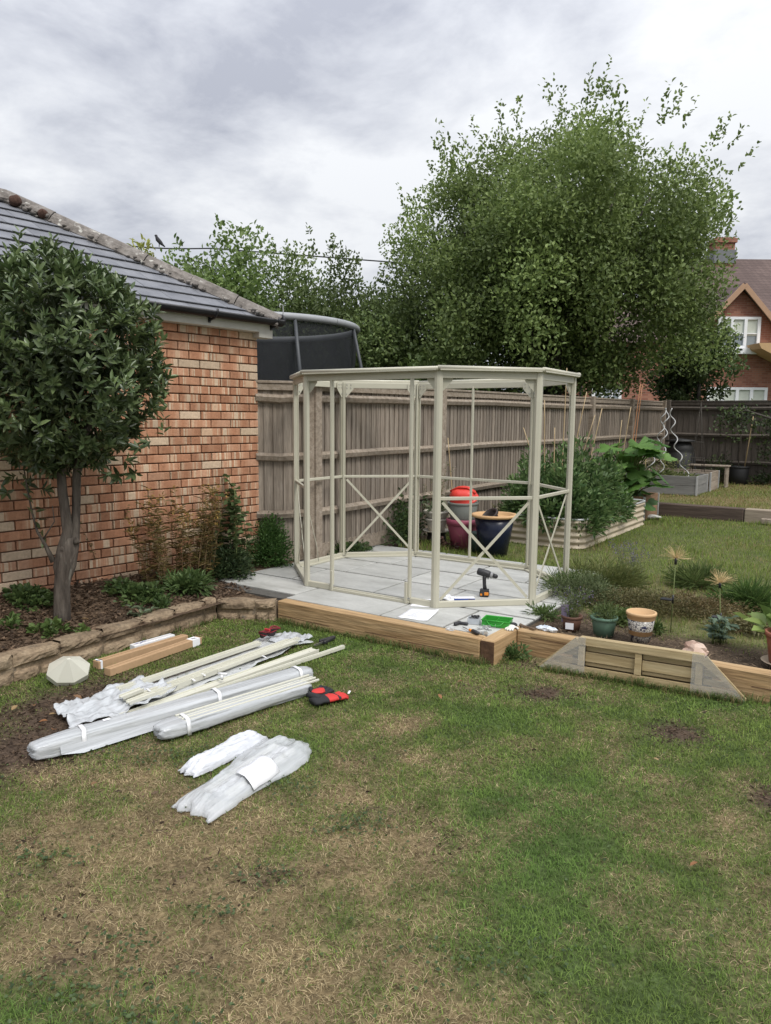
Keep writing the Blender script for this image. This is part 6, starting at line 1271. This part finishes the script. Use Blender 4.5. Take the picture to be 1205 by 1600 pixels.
# firework solar lights
for i, (px, py, ty, lab) in enumerate(((1048, 985, 878, 'gold firework solar stake light nearest the lavender with side panel'), (1127, 1000, 915, 'gold firework solar stake light nearest the hosta pot'))):
    v = vb(px, py); dist = v.x*_g(0, 1).x+v.y*_g(0, 1).y; top = D(px+8 if i == 0 else px-2, ty, dist)-v; t = thing('firework_light', lab, 'garden light', v)
    m = MB(); m.tube([(0, 0, -.05), tuple(top)], .0035, 6); m.build('stake', M_['stem'], t)
    m = MB(); m.tube([tuple(top*.965), tuple(top*1.06)], .009, 8); m.build('hub', M_['black_pl'], t)
    q = top*(.46 if i == 0 else .42); m = MB(); m.tube([tuple(q-Vector((0, 0, .03))), tuple(q+Vector((0, 0, .03)))], .007, 8); m.box(tuple(q+_g(1, 0)*(-.045 if i == 0 else -.02)), (.075, .05, .012), None, .003); m.build('solar_panel', M_['black_pl'], t)
    r = np.random.default_rng(70+i); c = top*1.05
    m = MB()
    for k in range(95):
        a = float(r.uniform(0, 2*PI)); e_ = float(r.uniform(.02, 1.25)); l_ = float(r.uniform(.07, .115)); dv_ = Vector((math.cos(a)*math.cos(e_), math.sin(a)*math.cos(e_), math.sin(e_))); m.tube([c, c+dv_*l_*.6, c+dv_*l_-Vector((0, 0, .003))], .0008, 3, cap=False)
    m.build('wire_spray', plain('copper_gold', (.62, .47, .24), .4), t)
# plants of the bed
bush('hosta', 'hosta with broad yellow green leaves in the terracotta pot', vb(1224, 1030)+Vector((0, 0, .17)), (.19, .19, .20), 60, .17, .075, (.12, .20, .05), (.26, .34, .10), cat='plant', seed=80, clumps=12, stem='stem')
v = vb(1226, 1036, .165); pot('plant_pot', 'terracotta coloured plastic pot holding the hosta', v, .085, .11, .19, plain('terracotta_pl', (.26, .095, .06), .55), .008, .03)
m = MB(); m.lathe([(.0, 0), (.10, 0), (.13, .018), (.126, .02), (.098, .006), (0, .006)], 28); o = m.build('saucer', plain('saucer_tan', (.42, .33, .24), .7)); o.location = v-Vector((0, 0, .008)); tag(o, 'tan saucer under the hosta pot at the sleeper edge', 'saucer')
m = MB(); m.blob((0, 0, .03), (.09, .05, .045), 9, .35, 12, 8, smooth=False); o = m.build('rock', mat('pink_rock', [(.40, .26, .20), (.52, .38, .30), (.58, .46, .38)], scale=9, rough=.9, bump=.5)); o.location = vb(1087, 1024, .15); tag(o, 'rough pinkish rock on the sleeper behind the planter panel', 'rock')
stalks('poppy_seedling', 'blue green broad leafed plant under the second solar light', vb(1122, 1003), 12, .20, .05, 7, .08, .035, (.12, .18, .12), (.20, .27, .19), .25, 'stem', .004, seed=81, droop=.3)
LAV = stalks('lavender', 'lavender bush with grey purple spikes behind the bed', vb(985, 905), 34, .36, .10, 16, .028, .005, (.12, .15, .085), (.20, .22, .13), .28, 'stem', .002, seed=82, flower=(((.13, .11, .18), (.22, .19, .27)), .014, 7))
bush('thyme_mat', 'brownish green thyme mat spreading across the bed', vb(1005, 950), (.58, .34, .13), 9000, .019, .009, (.08, .085, .03), (.20, .17, .075), cat='plant', seed=83, clumps=40, stem='stem_b', sticks=20)
bush('thyme_mat', 'russet ground cover between the two solar lights', vb(1090, 955), (.42, .28, .12), 5000, .02, .010, (.10, .085, .035), (.23, .17, .08), cat='plant', seed=84, clumps=30, stem='stem_b')
bush('rosemary', 'trailing grey green rosemary beside the patio edge', vb(910, 940), (.32, .26, .22), 3800, .03, .006, (.07, .10, .04), (.16, .19, .085), cat='plant', seed=85, clumps=24)
bush('grass_clump', 'arching yellow green grass clump at the patio corner', vb(935, 915), (.36, .24, .20), 2600, .10, .005, (.11, .15, .045), (.24, .25, .09), cat='plant', seed=86, clumps=16, stem='stem')
bush('grass_clump', 'long green grass clump behind the firework lights', vb(1090, 915), (.22, .15, .17), 1100, .14, .006, (.09, .145, .045), (.20, .25, .085), cat='plant', seed=87, clumps=12, stem='stem')
bush('grass_clump', 'rich green grass clump beyond the hosta', vb(1170, 950), (.24, .18, .14), 1200, .13, .007, (.06, .12, .03), (.14, .21, .06), cat='plant', seed=88, clumps=12, stem='stem')
bush('euphorbia', 'low bright green leafy plant beside the glove on the bed edge', vb(850, 967), (.12, .10, .09), 380, .06, .009, (.08, .14, .04), (.17, .23, .08), cat='plant', seed=89, clumps=9, stem='stem')
bush('weed_clump', 'green weed growing at the foot of the corner sleeper', P(806, 1030, 0), (.085, .07, .10), 240, .04, .016, (.05, .10, .03), (.12, .18, .055), cat='plant', seed=90, clumps=9, stem='stem')
bush('weed_clump', 'green tuft between patterned pot and first solar light', vb(1025, 990), (.05, .05, .08), 160, .05, .01, (.06, .11, .03), (.13, .18, .05), cat='plant', seed=91, clumps=6, stem='stem')
bush('grass_clump', 'dense green grass spilling over the patio edge behind the rosemary', vb(885, 925), (.24, .22, .17), 1500, .09, .006, (.07, .125, .035), (.17, .23, .07), cat='plant', seed=92, clumps=16, stem='stem')
bush('cranesbill', 'low leafy plant between the green pot and the thyme mat', vb(965, 970), (.20, .16, .11), 900, .03, .022, (.07, .115, .035), (.16, .20, .065), cat='plant', seed=93, clumps=16, stem='stem')
bush('cranesbill', 'dry leafy tangle behind the hosta pot', vb(1165, 985), (.26, .18, .10), 900, .04, .014, (.10, .10, .04), (.22, .19, .085), cat='plant', seed=94, clumps=18, stem='stem_b')
def rbed(r, n):
    X = r.uniform(-2.0, 1.6, n); Y = r.uniform(4.78, 5.7, n); ok = bed_mask(X, Y) > .3; return X[ok], Y[ok]
litter('dry_mulch', 'dry straw and crumbled soil on the planting bed', 5200, rbed, (.075, .052, .036), (.27, .20, .13), (.012, .05), (.002, .009), 15, lambda X, Y: np.full_like(X, ZR+.012))
# grass tufts along sleepers and edging
def tufts(name, label, pts, seed):
    r = np.random.default_rng(seed); X = []; Y = []
    for (x0, y0, x1, y1, n) in pts:
        k = r.uniform(0, 1, n); X.append(x0+(x1-x0)*k+r.normal(0, .012, n)); Y.append(y0+(y1-y0)*k+r.normal(0, .012, n))
    X = np.concatenate(X); Y = np.concatenate(Y); n = len(X); H = r.uniform(.03, .085, n)*(.4+1.1*fbm(X*7, Y*7, 99)); col = np.where((r.uniform(0, 1, n) < .3)[:, None], colmix(n, (.2, .15, .07), (.36, .28, .14), r), colmix(n, (.06, .11, .03), (.15, .21, .06), r))
    o = new_obj(name, grass_mesh(name, X, Y, np.full(n, -.006), H, r.uniform(.0025, .005, n), col, 1.0, r), None, M_['grass']); tag(o, label, 'grass', kind='stuff')
tufts('edge_grass', 'longer grass left along the sleepers and the planter panel', [(-3.9, 4.29, -2.1, 4.29, 1500), (-2.02, 4.36, -2.02, 4.6, 120), (-1.75, 4.43, -.6, 4.54, 1300), (-.6, 4.62, 1.0, 4.63, 900), (-4.30, 3.2, -4.33, 4.0, 300)], 5)
# ------------------------------------------------------------------ trampoline beyond the fence
TD = 11.2; tc_ = D(425, 600, TD); tr = thing('trampoline', 'large trampoline with dark safety net standing beyond the fence', 'trampoline', (tc_.x-.60, tc_.y+.20, 0)); RT_ = 1.62
zr = D(480, 490, TD-1.2).z; ngrey = plain('foam_grey', (.30, .31, .32), .5); pol = plain('pole_dark', (.06, .065, .07), .5)
netm = mat('safety_net', [(.012, .014, .016), (.02, .022, .025)], scale=3, rough=.8, rnd=0, alpha=.80)
n = 48; ring = lambda r_, z_: [(r_*math.cos(2*PI*k/n), r_*math.sin(2*PI*k/n), z_) for k in range(n+1)]
tilt = lambda pts: pts
m = MB(); m.tube(ring(RT_, zr), .05, 10, cap=False); m.build('top_ring', ngrey, tr)
m = MB(); lv = [(RT_, zr), (RT_*.985, zr-.5), (RT_*.93, zr-1.0), (RT_*.86, 1.35), (RT_*.84, .95)]; vs = []; fs = []
for (r_, z_) in lv:
    for k in range(n): a = 2*PI*k/n; vs.append((r_*math.cos(a), r_*math.sin(a), z_))
for i in range(len(lv)-1):
    for k in range(n): fs.append((i*n+k, i*n+(k+1) % n, (i+1)*n+(k+1) % n, (i+1)*n+k))
m.add(vs, fs, None, True); m.build('net', netm, tr)
m = MB(); m.tube(ring(RT_*.99, .92), .05, 8, cap=False); m.build('base_ring', pol, tr); m = MB(); m.lathe([(RT_*.8, .90), (0, .88)], 40); m.build('jumping_mat', M_['black_pl'], tr)
m = MB(); m.lathe([(RT_*.8, .93), (RT_*1.02, .95), (RT_*1.02, .90)], 40); m.build('spring_cover', ngrey, tr)
for k in range(8):
    a = 2*PI*k/8+.35; ca, sa_ = math.cos(a), math.sin(a); m = MB(); m.tube([(RT_*1.03*ca, RT_*1.03*sa_, .5), (RT_*1.10*ca, RT_*1.10*sa_, 1.5), (RT_*1.10*ca, RT_*1.10*sa_, 2.2), (RT_*1.0*ca, RT_*1.0*sa_, zr)], .025, 8); m.build('net_pole', pol, tr)
    m = MB(); m.tube([(RT_*ca, RT_*sa_, .92), (RT_*1.02*ca, RT_*1.02*sa_, 0)], .022, 6); m.build('leg', pol, tr)
# ------------------------------------------------------------------ trees beyond the fence
def tree(name, label, base, h_trunk, crown, n, Ln, Wd, ca, cb, seed, clumps, group=None, limbs=12, spikes=0, trunk_r=.14, csize=.23, flat=0.0, lower=None):
    r = np.random.default_rng(seed); t = thing(name, label, 'tree', base, 0, group); cx_, cy_, cz_, rx, ry, rz = crown; C_ = np.array([cx_, cy_, cz_])
    kf = r.permutation(clumps)+.5; zf_ = 1-2*kf/clumps; af = 2.39996*kf; sf = np.sqrt(1-zf_*zf_); d = unit(np.stack((np.cos(af)*sf, np.sin(af)*sf, zf_), 1)+r.normal(0, .10, (clumps, 3))); q = ((np.arange(clumps) % 12+r.uniform(0, 1, clumps))/12)**.42; ctr = C_+d*(q*.88)[:, None]*np.array([rx, ry, rz])
    if lower is not None:
        kk = int(clumps*.36); lc = np.array(lower[:3]); ctr[:kk] = lc+d[:kk]*(q[:kk]*.9)[:, None]*np.array(lower[3:])
    size = csize*np.array([rx, ry, rz]).mean()*r.uniform(.65, 1.3, clumps)
    m = MB(); fork = np.array([0, 0, h_trunk]); m.tube([(0, 0, -.2), (.02, .03, h_trunk*.5), tuple(fork)], [trunk_r*1.15, trunk_r, trunk_r*.95], 12)
    for k in range(limbs):
        a = 2*PI*k/limbs+r.uniform(-.3, .3); e_ = r.uniform(.35, 1.0); tgt = C_+np.array([math.cos(a)*rx*.62*math.cos(e_), math.sin(a)*ry*.62*math.cos(e_), rz*.55*math.sin(e_)-.05*rz]); mid = fork+(tgt-fork)*.45+np.array([0, 0, .12*rz])+r.normal(0, .08, 3)
        m.tube([tuple(fork-np.array([0, 0, .15])), tuple(mid), tuple(tgt)], [trunk_r*.55, trunk_r*.34, trunk_r*.10], 7)
        for j in range(4):
            s0 = mid+(tgt-mid)*r.uniform(.1, .9); c_ = ctr[np.argsort(((ctr-s0)**2).sum(1))[r.integers(0, 5)]]; m.tube([tuple(s0), tuple((s0+c_)/2+r.normal(0, .06, 3)), tuple(c_)], [trunk_r*.16, trunk_r*.10, trunk_r*.03], 5)
    m.build('trunk', M_['bark_d'], t)
    w = size**2; i = r.choice(clumps, n, p=w/w.sum()); dd = rand_dirs(n, r); rr = r.uniform(0, 1, n)**.5; p = ctr[i]+dd*(rr*size[i])[:, None]*np.array([1, 1, .9])
    if flat: p[:, 2] = np.maximum(p[:, 2], flat+r.uniform(0, .35, n))
    tone = r.uniform(.62, 1.35, clumps)[i][:, None]; top_light = np.clip((p[:, 2]-cz_)/rz*.5+.5, 0, 1)  # leaves coloured lighter up the crown, sunlit tops painted in
    col = lerp(ca, cb, np.clip(r.uniform(0, 1, n)*.7+.3*top_light, 0, 1))*tone; ld = dd*.5+np.array([0, 0, .35])+r.normal(size=(n, 3))*.5
    if spikes:                                            # long shoots breaking the outline
        sp_ = []; sd_ = []
        for k in range(spikes):
            e_ = r.uniform(.15, 1.45); a = r.uniform(0, 2*PI); o_ = np.array([math.cos(a)*math.cos(e_), math.sin(a)*math.cos(e_), math.sin(e_)]); b = C_+o_*np.array([rx, ry, rz])*.93; up = unit(np.array([o_*.6+np.array([0, 0, .9])+r.normal(0, .2, 3)]))[0]; ln_ = r.uniform(.22, .62)
            for j in range(int(26*ln_)+8): sp_.append(b+up*ln_*r.uniform(0, 1)+r.normal(0, .035, 3)); sd_.append(up*.6+r.normal(0, .5, 3))
        p = np.concatenate((p, np.array(sp_))); ld = np.concatenate((ld, np.array(sd_))); k = len(sp_); col = np.concatenate((col, colmix(k, ca, cb, r)))
    k = len(p); on = np.zeros((k, 3)); on[:n] = dd*.9
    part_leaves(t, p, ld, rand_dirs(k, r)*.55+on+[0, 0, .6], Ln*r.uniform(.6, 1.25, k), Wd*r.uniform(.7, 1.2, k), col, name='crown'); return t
def loc3(px, dist): w_ = D(px, 650, dist); return Vector((w_.x, w_.y, 0))
b = loc3(845, 15.6)
tree('pear_tree', 'large dense green tree with upright shoots filling the sky beyond the fence', b, 1.7, (.26, .18, 4.95, 3.68, 3.1, 2.9), 150000, .085, .048, (.082, .130, .034), (.265, .335, .11), 5, 300, limbs=15, spikes=80, trunk_r=.18, csize=.19, lower=(-.28, -.19, 3.75, 4.1, 3.3, 2.2))
tree('hedge_tree', 'dense olive green tree behind the trampoline with spiky top shoots', loc3(490, 15.5), .9, (0, 0, 2.85, 2.1, 1.5, 2.15), 36000, .085, .045, (.050, .085, .026), (.165, .215, .07), 6, 75, limbs=9, spikes=26, csize=.32)
tree('hedge_tree', 'bright green vine covered tree rising behind the garage roof', loc3(335, 14.5), .8, (0, 0, 2.95, 1.6, 1.3, 2.0), 28000, .095, .06, (.065, .115, .03), (.19, .26, .08), 7, 55, limbs=8, spikes=6, csize=.38)
tree('hedge_tree', 'dark tree in the gap between trampoline and large tree', loc3(592, 16.8), .9, (0, 0, 2.5, 1.7, 1.4, 2.2), 24000, .095, .055, (.035, .062, .022), (.125, .165, .055), 8, 55, limbs=8, spikes=10, csize=.32)
tree('hedge_tree', 'shrubby tree low behind the fence under the large tree', loc3(660, 14.6), .5, (0, 0, 2.0, 1.35, 1.0, 1.15), 9000, .11, .06, (.06, .11, .028), (.18, .245, .07), 9, 30, limbs=7, csize=.34)
tree('hedge_tree', 'dark leafy shrub tree hanging over the fence corner', loc3(1070, 17.6), .8, (0, 0, 3.0, 1.15, .9, 1.7), 8000, .10, .06, (.032, .06, .02), (.12, .16, .052), 10, 30, limbs=7, csize=.34)
sp_t = tree('sapling', 'yellow leafed sapling tip showing above the garage hip', loc3(222, 13.5), 2.6, (0, 0, 4.15, .36, .3, .55), 420, .12, .05, (.17, .20, .04), (.34, .34, .09), 12, 9, limbs=5, trunk_r=.03, csize=.45)
# wire with a perched bird
w0, w1 = D(120, 372, 24), D(330, 388, 24); wp = thing('power_line', 'thin black power line sagging behind the garage roof', 'power line', w0); m = MB(); pts = []
for k in range(-20, 44): u_ = k/12; q = w0.lerp(w1, u_)-w0; q.z -= .12*math.sin(max(0, min(1, u_))*PI); pts.append(q)
m.tube(pts, .022, 5); m.build('cable', M_['black_pl'], wp)
for e_ in (pts[0], pts[-1]): m = MB(); m.tube([(e_.x, e_.y, -w0.z), (e_.x, e_.y, e_.z+.4)], .11, 8); m.build('pole', M_['bark_d'], wp)
u_ = (249-120)/210; bv = w0.lerp(w1, u_); bd = thing('bird', 'dark bird perched on the power line', 'bird', bv-Vector((0, 0, .09)), math.atan2(_g(1, 0).y, _g(1, 0).x))
m = MB(); m.tube([(.17, 0, .02), (.10, 0, .08), (.03, 0, .15), (-.05, 0, .24), (-.08, 0, .31), (-.095, 0, .35), (-.12, 0, .355), (-.145, 0, .345)], [.018, .035, .065, .068, .042, .045, .03, .006], 10); m.build('body', plain('bird_dark', (.03, .03, .034), .8), bd)
for y_ in (-.02, .02): m = MB(); m.tube([(.0, y_, .13), (-.01, y_, .015)], .007, 5); m.build('leg', plain('bird_dark', (.03, .03, .034), .8), bd)
